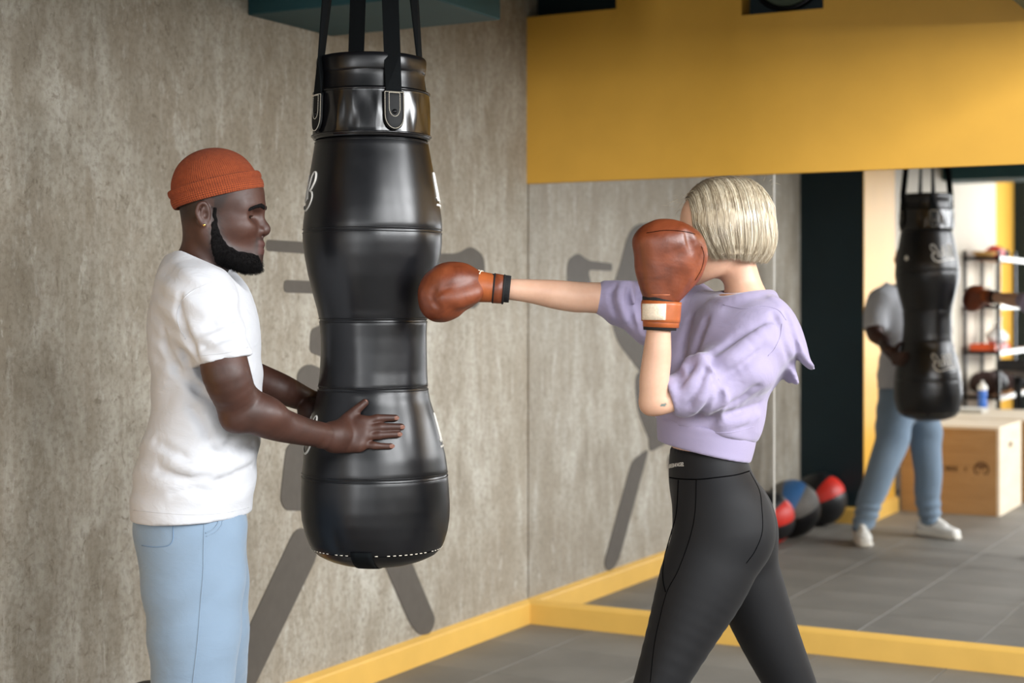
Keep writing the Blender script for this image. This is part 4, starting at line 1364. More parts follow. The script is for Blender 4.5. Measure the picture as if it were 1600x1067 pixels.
vs.fold([(300, 640), (318, 668), (332, 700), (352, 712)], 0.0045, 0.0216)
vs.fold([(243, 690), (270, 705), (300, 722), (335, 726)], 0.0053, 0.0216)
vs.fold([(250, 735), (285, 744), (325, 742)], 0.0045, 0.0202)
vs.fold([(340, 752), (362, 745), (392, 728)], 0.0045, 0.0202)
vs.fold([(270, 772), (300, 766), (330, 770)], 0.0045, 0.0187)
vs.fold([(345, 690), (370, 700), (395, 694)], 0.0045, 0.0187)
vs.fold([(310, 520), (335, 512), (365, 498)], 0.0045, 0.0173)
vs.fold([(320, 542), (345, 530), (378, 522)], 0.0042, 0.0158)
vs.fold([(330, 500), (352, 478), (366, 462)], 0.0037, 0.0158)
vs.fold([(300, 700), (330, 690), (360, 668)], 0.0120, 0.0216, 'add', 0.006)
vs.fold([(262, 720), (300, 733), (340, 735)], 0.0120, 0.0216, 'add', 0.006)
# open neck, sleeves and hem
zc = C(0, 421, MD)[2]; xc = C(313, 0, MD)[0]
vs.half(lambda x, y, z: z - (zc - 0.44 * (x - xc) + 0.016 * np.clip(np.abs(y - MY) / 0.07, 0, 1.4) ** 2), 0.004)
vs.sweep(Hm.pr([(-0.018, 0, -0.03, 0.060, 0.064), (-0.024, 0, -0.125, 0.063, 0.066), (-0.030, 0, -0.16, 0.066, 0.072)]), 0.004, (1, 0, 0), 4, 'cut')
vs.half(lambda x, y, z: (C(0, 803, MD)[2] + 0.012 * np.cos(np.clip((x - C(298, 0, MD)[0]) / 0.15, -1, 1) * 1.5) * 0 + 0.006 * (x - C(298, 0, MD)[0]) / 0.14) - z, 0.003)
ax0 = C(337, 530, 3.69); ax1 = C(354, 563, 3.68); sd = (ax1 - ax0) / np.linalg.norm(ax1 - ax0)
sd = np.array([0.20, -0.05, -0.98]); sd /= np.linalg.norm(sd)
def sleeve_cut(x, y, z):
    s_ = (x - ax1[0]) * sd[0] + (y - ax1[1]) * sd[1] + (z - ax1[2]) * sd[2]
    near = np.sqrt((x - ax1[0]) ** 2 + (y - ax1[1]) ** 2 + (z - ax1[2]) ** 2) - 0.095
    return np.minimum(s_, -near)
vs.half(sleeve_cut, 0.003)
bx1 = C(366, 566, 4.17); fd = np.array([0.35, 0.25, -0.90]); fd /= np.linalg.norm(fd)
def sleeve_cut2(x, y, z):
    s_ = (x - bx1[0]) * fd[0] + (y - bx1[1]) * fd[1] + (z - bx1[2]) * fd[2]
    near = np.sqrt((x - bx1[0]) ** 2 + (y - bx1[1]) ** 2 + (z - bx1[2]) ** 2) - 0.1
    return np.minimum(s_, -near)
vs.half(sleeve_cut2, 0.003)
tv, tf = vs.mesh(1)
tee = link_mesh('t_shirt', tv, tf, 'tee', man, frame='cam')
ttree = tree_of(tv, tf)
seam('hem_seam', ttree, [(209, 797), (250, 801), (300, 804), (350, 801), (388, 793)], 0.0009, 'tee', tee, 10, 0.0003)
seam('cuff_seam', ttree, [(309, 556), (340, 553), (365, 549), (387, 543)], 0.0009, 'tee', tee, 8, 0.0003)
seam('shoulder_seam', ttree, [(330, 441), (305, 452), (288, 466), (277, 488), (280, 510), (290, 530)], 0.0010, 'tee', tee, 8, 0.0004)

# pale blue joggers
vp = vbox(190, 430, 740, 1475, 3.42, 4.40, 0.006)
hipc = [R4(300, 770, 3.87, 0.12, 0.150), R4(299, 820, 3.865, 0.120, 0.152), R4(302, 850, 3.86, 0.118, 0.150)]
vp.sweep(hipc, 0.03, ref=(1, 0, 0))
zA = 0.105
def foot_at(px, d): return (px - 800) / FPX * d
vp.sweep([R4(300, 830, 3.81, 0.120, 0.086), R4(303, 920, 3.765, 0.116, 0.098), R4(303, 1000, 3.73, 0.103, 0.092), R4b(302, 1070, 3.655, 0.094, 0.086), R4b(296, 1180, 3.63, 0.084, 0.078), [foot_at(283, 3.62), 3.62, 0.26, 0.076, 0.072], [foot_at(278, 3.60), 3.60, 0.15, 0.066, 0.064], [foot_at(277, 3.59), 3.59, 0.10, 0.05, 0.05]], 0.05, ref=(1, 0, 0))
vp.sweep([R4(301, 830, 3.93, 0.118, 0.086), R4(314, 920, 3.965, 0.114, 0.098), R4(322, 1000, 3.995, 0.101, 0.092), R4b(328, 1067, 3.99, 0.088, 0.084), R4b(324, 1150, 4.045, 0.08, 0.076), [foot_at(321, 4.07), 4.07, 0.26, 0.074, 0.072], [foot_at(319, 4.10), 4.10, 0.15, 0.066, 0.064], [foot_at(318, 4.13), 4.13, 0.10, 0.05, 0.05]], 0.05, ref=(1, 0, 0))
pw = waves(31, 6, 5, 12); pw2 = waves(32, 6, 12, 26)
def jog_folds(x, y, z):
    up = sm(z, 0.45, 0.7)
    f = np.sin(z * 46 - (x + 0.7) * 20 + 2.4 * pw2(x, y, z * 0.7)) * 0.0032 * up
    low = sm(-z, -0.34, -0.16)
    f2 = np.sin(z * 105 + 6 * x + 4.5 * pw2(x, y, z)) * 0.0045 * low
    return f + f2 + 0.004 * pw(x, y, z)
vp.displace(jog_folds, 0.03)
jv, jf = vp.mesh(1)
jog = link_mesh('jogger_trousers', jv, jf, 'sweat_blue', man, frame='cam')
jtree = tree_of(jv, jf)
seam('side_seam', jtree, [(319, 812), (318, 860), (317, 900), (312, 960), (308, 1010), (301, 1070), (297, 1130)], 0.0014, 'sweat_blue', jog, 10, 0.0003)
seam('pocket_edge', jtree, [(342, 812), (339, 820), (332, 828), (321, 833)], 0.0018, 'sweat_blue', jog, 8, 0.0006)
seam('pocket_edge', jtree, [(348, 812), (345, 822), (336, 832), (322, 838)], 0.0011, 'sweat_blue', jog, 8, 0.0004)
M['seam_blue'] = plain('blue_stitching', (98, 122, 148), 0.9, 0.05, 80, 0.1)
seam('back_pocket_seam', jtree, [(270, 812), (270.5, 830), (270, 843), (265, 851), (255, 854), (238, 854.5), (222, 852)], 0.0011, 'seam_blue', jog, 8, 0.0003)
# jogger cuffs
for px, d in ((277, 3.595), (318.5, 4.115)):
    m = MB(); q = np.linspace(0, 2 * np.pi, 40, endpoint=False)
    for zz in np.linspace(0.095, 0.15, 5):
        pass
    x0 = foot_at(px, d)
    rp = []
    ang_n = 48
    for zz, rr in ((0.09, 0.047), (0.092, 0.053), (0.11, 0.056), (0.13, 0.056), (0.148, 0.054), (0.152, 0.048)):
        for k in range(ang_n):
            a_ = 2 * math.pi * k / ang_n; r_ = rr + (0.0012 if k % 2 else 0)
            rp.append((x0 + r_ * math.cos(a_), d + r_ * math.sin(a_), zz))
    ff = [(i * ang_n + k, i * ang_n + (k + 1) % ang_n, (i + 1) * ang_n + (k + 1) % ang_n, (i + 1) * ang_n + k) for i in range(5) for k in range(ang_n)]
    link_mesh('ankle_cuff', rp, ff, 'sweat_blue', jog, frame='cam')

# white sneakers
def sneaker(px, d, yaw, parent, mat='sneaker', smat='sole', scale=1.0):
    x0 = foot_at(px, d)
    Rm = np.array(Matrix.Rotation(yaw, 3, 'Z'))
    T = lambda rows: [list(np.array([x0, d, 0]) + Rm @ (np.array(r[:3]) * scale)) + [q * scale for q in r[3:]] for r in rows]
    lo = np.array([x0 - 0.26, d - 0.26, -0.01]); hi = np.array([x0 + 0.26, d + 0.26, 0.19])
    ref = Rm @ np.array([0, 1, 0])
    v = Vol(lo, hi, 0.004)
    v.sweep(T([(-0.075, 0, 0.062, 0.036, 0.042), (-0.03, 0, 0.060, 0.039, 0.044), (0.04, 0, 0.055, 0.042, 0.038), (0.10, 0, 0.048, 0.046, 0.032), (0.165, 0.004, 0.042, 0.038, 0.025)]), 0.02, ref=ref)
    v.sweep(T([(-0.045, 0, 0.07, 0.040, 0.045), (-0.04, 0, 0.125, 0.040, 0.046)]), 0.03, ref=ref, sub=1)
    v.sweep(T([(-0.02, 0, 0.12, 0.02), (0.03, 0, 0.105, 0.019), (0.09, 0, 0.078, 0.015)]), 0.02)
    v.sweep(T([(-0.04, 0, 0.10, 0.03, 0.034), (-0.04, 0, 0.19, 0.033, 0.038)]), 0.006, ref=ref, sub=1, op='cut')
    v.half(lambda x, y, z: 0.026 - z, 0.003)
    V_, F_ = v.mesh(1)
    sh = link_mesh('sneaker', V_, F_, mat, parent, frame='cam')
    v = Vol(lo, hi, 0.004)
    v.sweep(T([(-0.085, 0, 0.018, 0.042, 0.026), (-0.02, 0, 0.018, 0.043, 0.026), (0.07, 0, 0.016, 0.049, 0.022), (0.13, 0, 0.016, 0.049, 0.022), (0.178, 0.004, 0.018, 0.036, 0.018)]), 0.01, ref=ref)
    v.half(lambda x, y, z: 0.001 - z, 0.002); v.half(lambda x, y, z: z - 0.036, 0.004)
    V_, F_ = v.mesh(1)
    link_mesh('sole', V_, F_, smat, sh, frame='cam')
    for k in range(5):
        xx = 0.02 + k * 0.019; zz = 0.128 - k * 0.0105
        m = MB(); m.tube([np.array(T([(xx, yy, zz - 6 * yy * yy)])[0][:3]) for yy in np.linspace(-0.026, 0.026, 7)], 0.0034 * scale, 6, flat=0.5, ref=(0, 0, 1))
        m.build('lace', smat, sh, frame='cam')
    return sh
sneaker(282, 3.585, math.radians(-6), man)
sneaker(322, 4.13, math.radians(38), man)
C = cam_pt
def R4(px, py, d, *r): return list(C(px, py, d)) + list(r)
# ------------------------------------------------------------------ the woman punching the bag
M['skin_fair'] = make_skin('fair_skin', (184, 142, 118), (197, 156, 131), (208, 169, 145), 0.45, 0.14)
M['lip_pink'] = plain('pink_lips', (190, 110, 100), 0.4)
M['hoodie'] = make_cloth('lilac_fleece', (148, 139, 165), 0.95, 420, 0.03, 0.25, 0.2, 0.26, 13)
M['rib'] = make_cloth('lilac_rib', (148, 139, 166), 0.95, 420, 0.03, 0.25, 0.2, 0.05, 13)
M['legging'] = make_cloth('black_stretch_jersey', (16, 16, 18), 0.66, 600, 0.06, 0.1, 0.04, 0.05, 8)
M['seam_black'] = plain('black_flat_seam', (5, 5, 6), 1.0, 0.1, 80, 0.0, spec=0.0)
M['iris_blue'] = plain('blue_iris', (70, 90, 110), 0.1, 0.05, 60, 0.0)
M['tattoo'] = plain('faded_tattoo', (96, 104, 96), 0.5, 0.2, 120, 0.0)
M['velcro'] = plain('cream_velcro', (216, 200, 178), 0.95, 0.12, 300, 0.6, 0.002)
M['lining'] = plain('black_lining', (18, 17, 18), 0.8, 0.1, 120, 0.3)

def make_hair():
    t = NT('platinum_hair')
    info = t.n('ShaderNodeAttribute', attribute_name='strand')
    n = t.noise(t.coords((30, 30, 2)), 9, 4)
    f = t.n('ShaderNodeMath', operation='ADD'); t.l(info.outputs['Fac'], f.inputs[0]); t.l(n, f.inputs[1])
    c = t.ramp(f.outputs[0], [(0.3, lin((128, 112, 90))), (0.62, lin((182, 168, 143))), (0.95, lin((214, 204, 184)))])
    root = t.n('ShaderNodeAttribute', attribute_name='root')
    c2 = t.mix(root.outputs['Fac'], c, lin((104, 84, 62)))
    t.set(Base_Color=c2, Roughness=0.38)
    t.b.inputs['Specular IOR Level'].default_value = 0.45
    return t.m
M['blonde'] = make_hair()

WD = 3.84
wl = room((C(1110, 0, WD)[0], WD, 0))
woman = empty('person', (wl[0], wl[1], 0.0), 'person with platinum bob in lilac cropped hoodie and black leggings throwing a punch', 'person')

Hw = Head(C(1135, 367, WD), 0.94, yaw=math.radians(180 + 4), pitch=math.radians(4))
vh2 = vbox(1035, 1240, 265, 520, 3.66, 4.02, 0.003)
build_head(vh2, Hw, False)
vh2.sweep([R4(1163, 500, 3.80, 0.04), R4(1160, 495, 3.84, 0.045), R4(1156, 500, 3.89, 0.04)], 0.05)
wh = vh2.mesh(1)
# guarding (left, near) forearm
GD = 3.61
vg = vbox(980, 1260, 400, 680, 3.50, 3.90, 0.0032)
vg.sweep([R4(1200, 520, 3.74, 0.045), R4(1120, 575, 3.68, 0.043), R4(1052, 620, 3.635, 0.031), R4(1027, 624, 3.62, 0.032), R4(1022, 600, 3.615, 0.0335), R4(1026, 560, 3.61, 0.0325), R4(1029, 520, 3.605, 0.0275), R4(1030, 490, 3.60, 0.025)], 0.02, ref=(0, 1, 0), sub=5)
vg.ell(C(1014, 634, 3.62), 0.0175, 0.03)
wg = vg.mesh(1)
# punching (right, far) arm
vq = vbox(730, 1090, 400, 540, 3.80, 4.10, 0.0032)
vq.sweep([R4(1062, 470, 3.99, 0.05), R4(990, 468, 3.955, 0.043), R4(925, 465, 3.925, 0.0375), R4(900, 464, 3.92, 0.0375), R4(868, 460, 3.915, 0.0355), R4(830, 455, 3.905, 0.029), R4(795, 452, 3.90, 0.0255), R4(765, 451, 3.895, 0.024)], 0.02, ref=(0, 1, 0), sub=5)
wq = vq.mesh(1)
# hidden trunk, bare strip of waist
vt2 = vbox(1010, 1240, 460, 860, 3.62, 4.06, 0.008)
vt2.sweep([R4(1158, 470, 3.84, 0.06, 0.09), R4(1140, 540, 3.84, 0.09, 0.14), R4(1115, 640, 3.845, 0.085, 0.125), R4(1104, 700, 3.85, 0.082, 0.115), R4(1112, 780, 3.85, 0.088, 0.12)], 0.03)
WV, WF = merge_meshes([wh, wg, wq, vt2.mesh(2)])
w_body = link_mesh('body', WV, WF, 'skin_fair', woman, frame='cam')
def w_lip(p):
    q = Hw.inv(p)
    zc_ = np.where(q[:, 2] > -0.068, -0.0605, -0.0755)
    return sm(q[:, 0], 0.094, 0.101) * sm(0.024 - np.abs(q[:, 1]), 0, 0.006) * sm(0.0085 - np.abs(q[:, 2] - zc_), 0, 0.003)
paint_weight(w_body, 'lip_w', w_lip)
def w_tat(p):
    c = C(1036, 632, 3.60); d = (p - c)
    return sm(0.0085 - np.sqrt((d[:, 0] / 1.0) ** 2 + ((d[:, 2] - 0.2 * d[:, 0]) * 1.9) ** 2 + (d[:, 1] * 0.25) ** 2), 0, 0.002) * (p[:, 1] < 3.62)
paint_weight(w_body, 'tattoo_w', w_tat)
tint('skin_fair', [('lip_w', (196, 116, 106)), ('tattoo_w', (98, 110, 104))])
eye_parts(Hw, woman, 'iris_blue')
for sg in (-1, 1):
    def brow2(q):
        yy = q[:, 1] * sg
        zc_ = 0.020 + 0.005 * np.sin(np.clip((yy - 0.010) / 0.050, 0, 1) * 3.0) - 0.006 * np.clip((yy - 0.03) / 0.03, 0, 1)
        return -0.004 + 0.0055 * sm(0.0036 - np.abs(q[:, 2] - zc_), -0.001, 0.002) * sm(yy, 0.010, 0.014) * sm(-yy, -0.060, -0.048) * sm(q[:, 0], 0.045, 0.055)
    ev, ef = grown_shell(vh2, Hw, brow2).mesh(0)
    if len(ev): link_mesh('eyebrow', ev, ef, plain('light_brown_brow', (150, 116, 84), 0.8), woman, frame='cam')

# ---- platinum bob: scalp cap plus strands
HC = C(1136, 352, WD)                       # level of the widest part
AX, AY, ZT, ZB = 0.1130, 0.0940, 0.1150, -0.0830
def prof(t):   # widening and tuck below the widest level, t 0..1 downwards
    return 1.0 + 0.03 * np.sin(np.clip(t, 0, 1) * 2.2) - 0.20 * np.clip((t - 0.45) / 0.55, 0, 1) ** 2
def strand(root, th, zend, jit, m=12, th0=None):
    """root (x, y) in plan, th azimuth of the hanging end (0 = back of the head, image right)"""
    th0 = th if th0 is None else th0
    E = np.array([AX * math.cos(th0), AY * math.sin(th0)])
    pts = []
    nd = m // 2
    for i in range(nd):
        t = i / nd
        e = 1 - (1 - t) ** 1.5
        p = root * (1 - e) + E * e
        rho = min(1.0, math.hypot(p[0] / AX, p[1] / AY))
        z = ZT * max(0.0, 1 - rho ** 2.6) ** 0.5
        pts.append([p[0], p[1], z])
    for i in range(m - nd):
        t = i / (m - nd - 1)
        s_ = prof(t)
        q = th0 + (th - th0) * t
        pts.append([AX * math.cos(q) * s_, AY * math.sin(q) * s_, zend * t])
    P = np.array(pts)
    return HC + P * np.array([1 + jit, 1 + jit, 1 + jit * 0.6])
rng = np.random.default_rng(3)
paths = []; sv = []; NSTR = 8500
for i in range(NSTR):
    side = -1 if rng.random() < 0.62 else 1          # near side gets more
    u = rng.random()
    if u < 0.5:                                       # sides, from the parting
        s_ = rng.random()
        root = np.array([-0.100 + 0.125 * s_, side * 0.004 + rng.normal(0, 0.002)])
        th = side * math.radians(np.interp(s_, [0, 1], [114, 48]) + rng.normal(0, 2.0))
        th0 = th + side * math.radians(np.interp(s_, [0, 0.5, 1], [26, 8, 0]))
    else:                                             # crown fan to the back
        root = np.array([0.024 + rng.normal(0, 0.006), rng.normal(0, 0.006)])
        th = side * math.radians(abs(rng.uniform(-2, 62))); th0 = th
    back = abs(math.degrees(th)) < 75
    ze = ZB + rng.normal(0, 0.0035) + (0.0 if back else 0.004)
    j = rng.normal(0, 0.009) + 0.008 * math.sin(math.degrees(th) * 0.8) + (0.0 if rng.random() < 0.96 else rng.uniform(0.0, 0.035))
    paths.append(strand(root, th, ze, j, 12, th0)); sv.append(np.clip(0.42 + 0.13 * math.sin(math.degrees(th) * 0.55 + side) + 0.08 * math.sin(math.degrees(th) * 1.7) + rng.normal(0, 0.10), 0, 1) - 0.35)
paths = np.array(paths)
# clumping waves so locks read
for k in range(3):
    paths[:, 5:, 0] += 0.0012 * np.sin(paths[:, 5:, 2] * 40 + paths[:, -1:, 1] * 90 + k)
hv, hf = hair_tubes(paths, rng.uniform(0.0004, 0.0008, NSTR), 3)
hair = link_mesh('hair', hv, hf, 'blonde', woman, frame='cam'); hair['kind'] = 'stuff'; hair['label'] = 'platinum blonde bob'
at = hair.data.attributes.new('strand', 'FLOAT', 'POINT'); at.data.foreach_set('value', np.repeat(np.array(sv, np.float32), 12 * 3))
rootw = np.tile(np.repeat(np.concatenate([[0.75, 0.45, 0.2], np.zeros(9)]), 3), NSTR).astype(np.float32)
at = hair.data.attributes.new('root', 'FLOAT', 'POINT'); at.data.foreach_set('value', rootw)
# solid under the strands
vc = vbox(1040, 1225, 265, 415, 3.70, 3.98, 0.004)
vc.ell(HC + np.array([0, 0, 0.0]), (AX * 0.975, AY * 0.975, ZT * 0.975), 0.01)
vc.sweep([list(HC + np.array([0, 0, 0.0])) + [AX * 0.97, AY * 0.97], list(HC + np.array([0.002, 0, -0.04])) + [AX * 0.985, AY * 0.985], list(HC + np.array([0.002, 0, -0.06])) + [AX * 0.92, AY * 0.92], list(HC + np.array([0.002, 0, -0.075])) + [AX * 0.82, AY * 0.82]], 0.02, ref=(1, 0, 0))
vc.half(lambda x, y, z: z * 0 + (HC[2] - 0.074) - z, 0.004)
# face opening: everything in front of a slanted line
fx0 = C(1071, 328, WD); fx1 = C(1116, 404, WD)
def face_cut(x, y, z):
    xl = fx0[0] + (fx1[0] - fx0[0]) * (fx0[2] - z) / (fx0[2] - fx1[2])
    return np.where(z < fx0[2] + 0.006, xl - x, -0.05)
vc.half(face_cut, 0.006)
cv, cf = vc.mesh(1)
cap = link_mesh('hair_cap', cv, cf, 'blonde', woman, frame='cam')
# flyaways
fp = []
for i in range(46):
    a_ = rng.uniform(100, 260); 
    p0 = C(1075 + rng.normal(0, 10), 315 + rng.normal(0, 10), WD + rng.normal(0, 0.03)) if i < 22 else HC + np.array([AX * math.cos(math.radians(rng.uniform(-40, 160))) * 0.9, rng.normal(0, 0.03), ZT * rng.uniform(0.3, 0.95)])
    d0 = np.array([-1.0, rng.normal(0, 0.3), rng.uniform(0.2, 1.0)]) if i < 22 else (p0 - HC) / np.linalg.norm(p0 - HC) + rng.normal(0, 0.4, 3)
    d0 /= np.linalg.norm(d0)
    L_ = rng.uniform(0.012, 0.034); cu = rng.normal(0, 0.008, 3)
    fp.append([p0 + d0 * L_ * t + cu * t * t + np.array([0, 0, -0.012]) * t ** 2 for t in np.linspace(0, 1, 7)])
fv, ff_ = hair_tubes(np.array(fp), np.full(len(fp), 0.00045), 3)
o = link_mesh('flyaway_hair', fv, ff_, 'blonde', cap, frame='cam'); o['kind'] = 'stuff'

# ---- boxing gloves
def glove(name_parent, build_fist, cuff_axis, cuff_r, label):
    pass
def ring_mesh(name, rows, mat, parent, n=40, u=None):
    """rows: (centre, r_u, r_v) rings about a shared axis"""
    c0, c1 = np.array(rows[0][0]), np.array(rows[-1][0])
    t_ = c1 - c0; t_ /= np.linalg.norm(t_)
    u_ = np.asarray(u, float); u_ = u_ - (u_ @ t_) * t_; u_ /= np.linalg.norm(u_); v_ = np.cross(t_, u_)
    V_ = []
    for c, ru, rv in rows:
        for k in range(n):
            q = 2 * math.pi * k / n
            V_.append(np.array(c) + u_ * ru * math.cos(q) + v_ * rv * math.sin(q))
    F_ = [(i * n + k, i * n + (k + 1) % n, (i + 1) * n + (k + 1) % n, (i + 1) * n + k) for i in range(len(rows) - 1) for k in range(n)]
    return link_mesh(name, V_, F_, mat, parent, frame='cam')

crk = waves(61, 8, 90, 220); crk2 = waves(62, 6, 25, 50)
# guarding glove: upright in front of the face
v1 = vbox(975, 1120, 340, 475, 3.48, 3.74, 0.003)
gy = GD - 0.005
v1.sweep([R4(1034, 458, gy, 0.044, 0.042), R4(1038, 430, gy, 0.064, 0.050), R4(1042, 404, gy, 0.0740, 0.056), R4(1044, 385, gy, 0.0740, 0.056), R4(1045, 380, gy, 0.0700, 0.053)], 0.02, ref=(1, 0, 0))
v1.ell(C(1030, 376, gy), (0.055, 0.050, 0.0275), 0.03)
v1.ell(C(1062, 374, gy + 0.01), (0.042, 0.050, 0.024), 0.03)
# thumb along the face side, set off by a crease
v1.sweep([R4(1058, 448, gy + 0.012, 0.026), R4(1076, 428, gy + 0.012, 0.0285), R4(1086, 405, gy + 0.010, 0.0285), R4(1087, 386, gy + 0.006, 0.0245), R4(1082, 374, gy, 0.018)], 0.010, ref=(0, 1, 0))
v1.sweep([R4(1074, 361, gy - 0.05, 0.005), R4(1079, 378, gy - 0.052, 0.007), R4(1083, 392, gy - 0.050, 0.004)], 0.012, op='cut')
v1.sweep([R4(1079, 384, gy - 0.052, 0.003), R4(1092, 378, gy - 0.045, 0.003), R4(1100, 374, gy - 0.03, 0.003)], 0.008, op='cut')
v1.displace(lambda x, y, z: 0.0007 * crk(x, y, z) + 0.0014 * crk2(x, y, z), 0.02)
gv, gf = v1.mesh(1)
g1 = link_mesh('boxing_glove', gv, gf, 'brown', woman, frame='cam'); g1['label'] = 'raised guarding glove with cream fastener patch'
gt = tree_of(gv, gf)
pxm = FPX / GD
ring_mesh('wrist_lining', [(C(1033, 452, gy), 0.040, 0.038), (C(1032, 466, gy), 0.041, 0.040), (C(1031, 512, gy), 0.0375, 0.037), (C(1031, 516, gy), 0.037, 0.036), (C(1031, 516, gy), 0.030, 0.030)], 'lining', g1, u=(1, 0, 0))
ring_mesh('wrist_strap', [(C(1034, 471, gy), 0.0425, 0.042), (C(1034, 470.5, gy), 0.0450, 0.0445), (C(1033, 476, gy), 0.0455, 0.045), (C(1032.5, 498, gy), 0.0440, 0.0435), (C(1032, 503, gy), 0.0435, 0.043), (C(1032, 503.5, gy), 0.040, 0.040)], 'brown_strap', g1, u=(1, 0, 0))
ring_mesh('wrist_strap', [(C(1033, 499, gy), 0.0400, 0.0395), (C(1033, 500, gy), 0.0415, 0.041), (C(1032.5, 511, gy), 0.0405, 0.040), (C(1032.5, 511.5, gy), 0.038, 0.0375)], 'brown_strap', g1, u=(1, 0, 0))
ring_mesh('piping', [(C(1034, 459, gy), 0.0425, 0.041), (C(1034, 460.5, gy), 0.0442, 0.0425), (C(1034, 462.5, gy), 0.0425, 0.041)], 'brown_strap', g1, u=(1, 0, 0))
# fastener patch wrapped on the strap
pv = []; pf = []
for i, yy in enumerate(np.linspace(474.5, 499.5, 4)):
    for k, q in enumerate(np.linspace(math.radians(197), math.radians(279), 12)):
        cc = C(1033 - (yy - 476) / 26, yy, gy); rr = np.interp(yy, [470, 500], [0.0466, 0.0452])
        pv.append(cc + np.array([rr * math.cos(q), rr * math.sin(q) * 0.99, 0]))
for i in range(3):
    for k in range(11): pf.append((i * 12 + k, i * 12 + k + 1, (i + 1) * 12 + k + 1, (i + 1) * 12 + k))
o = link_mesh('fastener_patch', pv, pf, 'velcro', g1, frame='cam'); md = o.modifiers.new('thick', 'SOLIDIFY'); md.thickness = 0.002; md.offset = 1
seam('crease_seam', gt, [(1010, 364), (1040, 360), (1070, 362), (1086, 366)], 0.0009, 'seam_black', g1, 8, 0.0001)
seam('crease_seam', gt, [(1096, 385), (1100, 400), (1096, 420), (1086, 438)], 0.0008, 'seam_black', g1, 8, 0.0001)

# punching glove on the bag
PD = 3.895
v2 = vbox(648, 760, 398, 512, 3.76, 4.03, 0.003)
v2.sweep([R4(744, 447, PD, 0.036, 0.036), R4(722, 448, PD, 0.054, 0.050), R4(704, 452, PD, 0.062, 0.056), R4(694, 459, PD, 0.060, 0.056), R4(688, 465, PD, 0.050, 0.050)], 0.02, ref=(0, 0, 1))
v2.ell(C(706, 436, PD), (0.046, 0.050, 0.034), 0.03)
v2.sweep([R4(676, 446, PD, 0.018), R4(672, 463, PD, 0.0175), R4(679, 482, PD, 0.018)], 0.03)
v2.ell(C(692, 482, PD), (0.034, 0.046, 0.024), 0.03)
v2.sweep([R4(738, 458, PD - 0.028, 0.026), R4(720, 464, PD - 0.036, 0.0275), R4(700, 466, PD - 0.038, 0.0265), R4(688, 467, PD - 0.036, 0.022)], 0.012, ref=(0, 0, 1))
v2.sweep([R4(676, 455, PD - 0.056, 0.004), R4(674, 465, PD - 0.053, 0.006), R4(680, 477, PD - 0.058, 0.004)], 0.014, op='cut')
v2.sweep([R4(677, 463, PD - 0.062, 0.003), R4(686, 456, PD - 0.066, 0.0025), R4(700, 449, PD - 0.066, 0.002)], 0.012, op='cut')
v2.displace(lambda x, y, z: 0.0007 * crk(x, y, z) + 0.0012 * crk2(x, y, z), 0.02)
gv2, gf2 = v2.mesh(1)
g2 = link_mesh('boxing_glove', gv2, gf2, 'brown', woman, frame='cam'); g2['label'] = 'outstretched glove pressed against the punching bag'
tl = lambda px, py: C(px, py, PD)
ring_mesh('wrist_lining', [(tl(742, 446.5), 0.0330, 0.033), (tl(760, 448), 0.0335, 0.033), (tl(794, 451.5), 0.0330, 0.032), (tl(797, 452), 0.0325, 0.0315), (tl(797, 452), 0.028, 0.028)], 'lining', g2, u=(0, 0, 1))
ring_mesh('wrist_strap', [(tl(741, 447), 0.0355, 0.035), (tl(741.5, 447), 0.0385, 0.0375), (tl(745, 447.5), 0.0385, 0.0375), (tl(768, 450), 0.0350, 0.0345), (tl(774, 450.5), 0.0345, 0.034), (tl(774, 450.5), 0.032, 0.032)], 'brown_strap', g2, u=(0, 0, 1))
ring_mesh('wrist_strap', [(tl(772, 450.5), 0.0350, 0.0345), (tl(773, 450.5), 0.0365, 0.036), (tl(786, 452), 0.0350, 0.0345), (tl(787, 452), 0.032, 0.032)], 'brown', g2, u=(0, 0, 1))
ring_mesh('piping', [(tl(740.5, 447), 0.0375, 0.0365), (tl(741.5, 447), 0.0398, 0.0388), (tl(743, 447.2), 0.0385, 0.0375)], 'stitch', g2, u=(0, 0, 1))
ring_mesh('edge_binding', [(tl(770, 450.2), 0.0350, 0.0345), (tl(771.5, 450.3), 0.0372, 0.0367), (tl(773.5, 450.5), 0.0355, 0.035)], 'lining', g2, u=(0, 0, 1))
ring_mesh('edge_binding', [(tl(785, 451.9), 0.0345, 0.0340), (tl(786.5, 452), 0.0372, 0.0367), (tl(788.5, 452.2), 0.0350, 0.0345)], 'lining', g2, u=(0, 0, 1))
m = MB()
for k in range(5):
    m.tube([C(732 + 4.2 * k, 425.5 + 0.7 * k, PD - 0.022), C(735 + 4.2 * k, 420.5 + 0.7 * k, PD - 0.002), C(738 + 4.2 * k, 421 + 0.8 * k, PD + 0.016)], 0.0022, 6)
m.build('lace', 'velcro', g2, frame='cam')

# ---- lilac cropped hoodie
vd = vbox(905, 1290, 440, 735, 3.50, 4.14, 0.0042)
# body of the hoodie
vd.sweep([R4(1164, 498, 3.835, 0.060, 0.085), R4(1154, 512, 3.835, 0.090, 0.130), R4(1140, 540, 3.84, 0.115, 0.155), R4(1128, 590, 3.84, 0.118, 0.155), R4(1112, 640, 3.84, 0.124, 0.150), R4(1106, 668, 3.845, 0.122, 0.148), R4(1103, 690, 3.85, 0.108, 0.138), R4(1102, 712, 3.85, 0.097, 0.132), R4(1101, 740, 3.85, 0.095, 0.130)], 0.03, ref=(1, 0, 0))
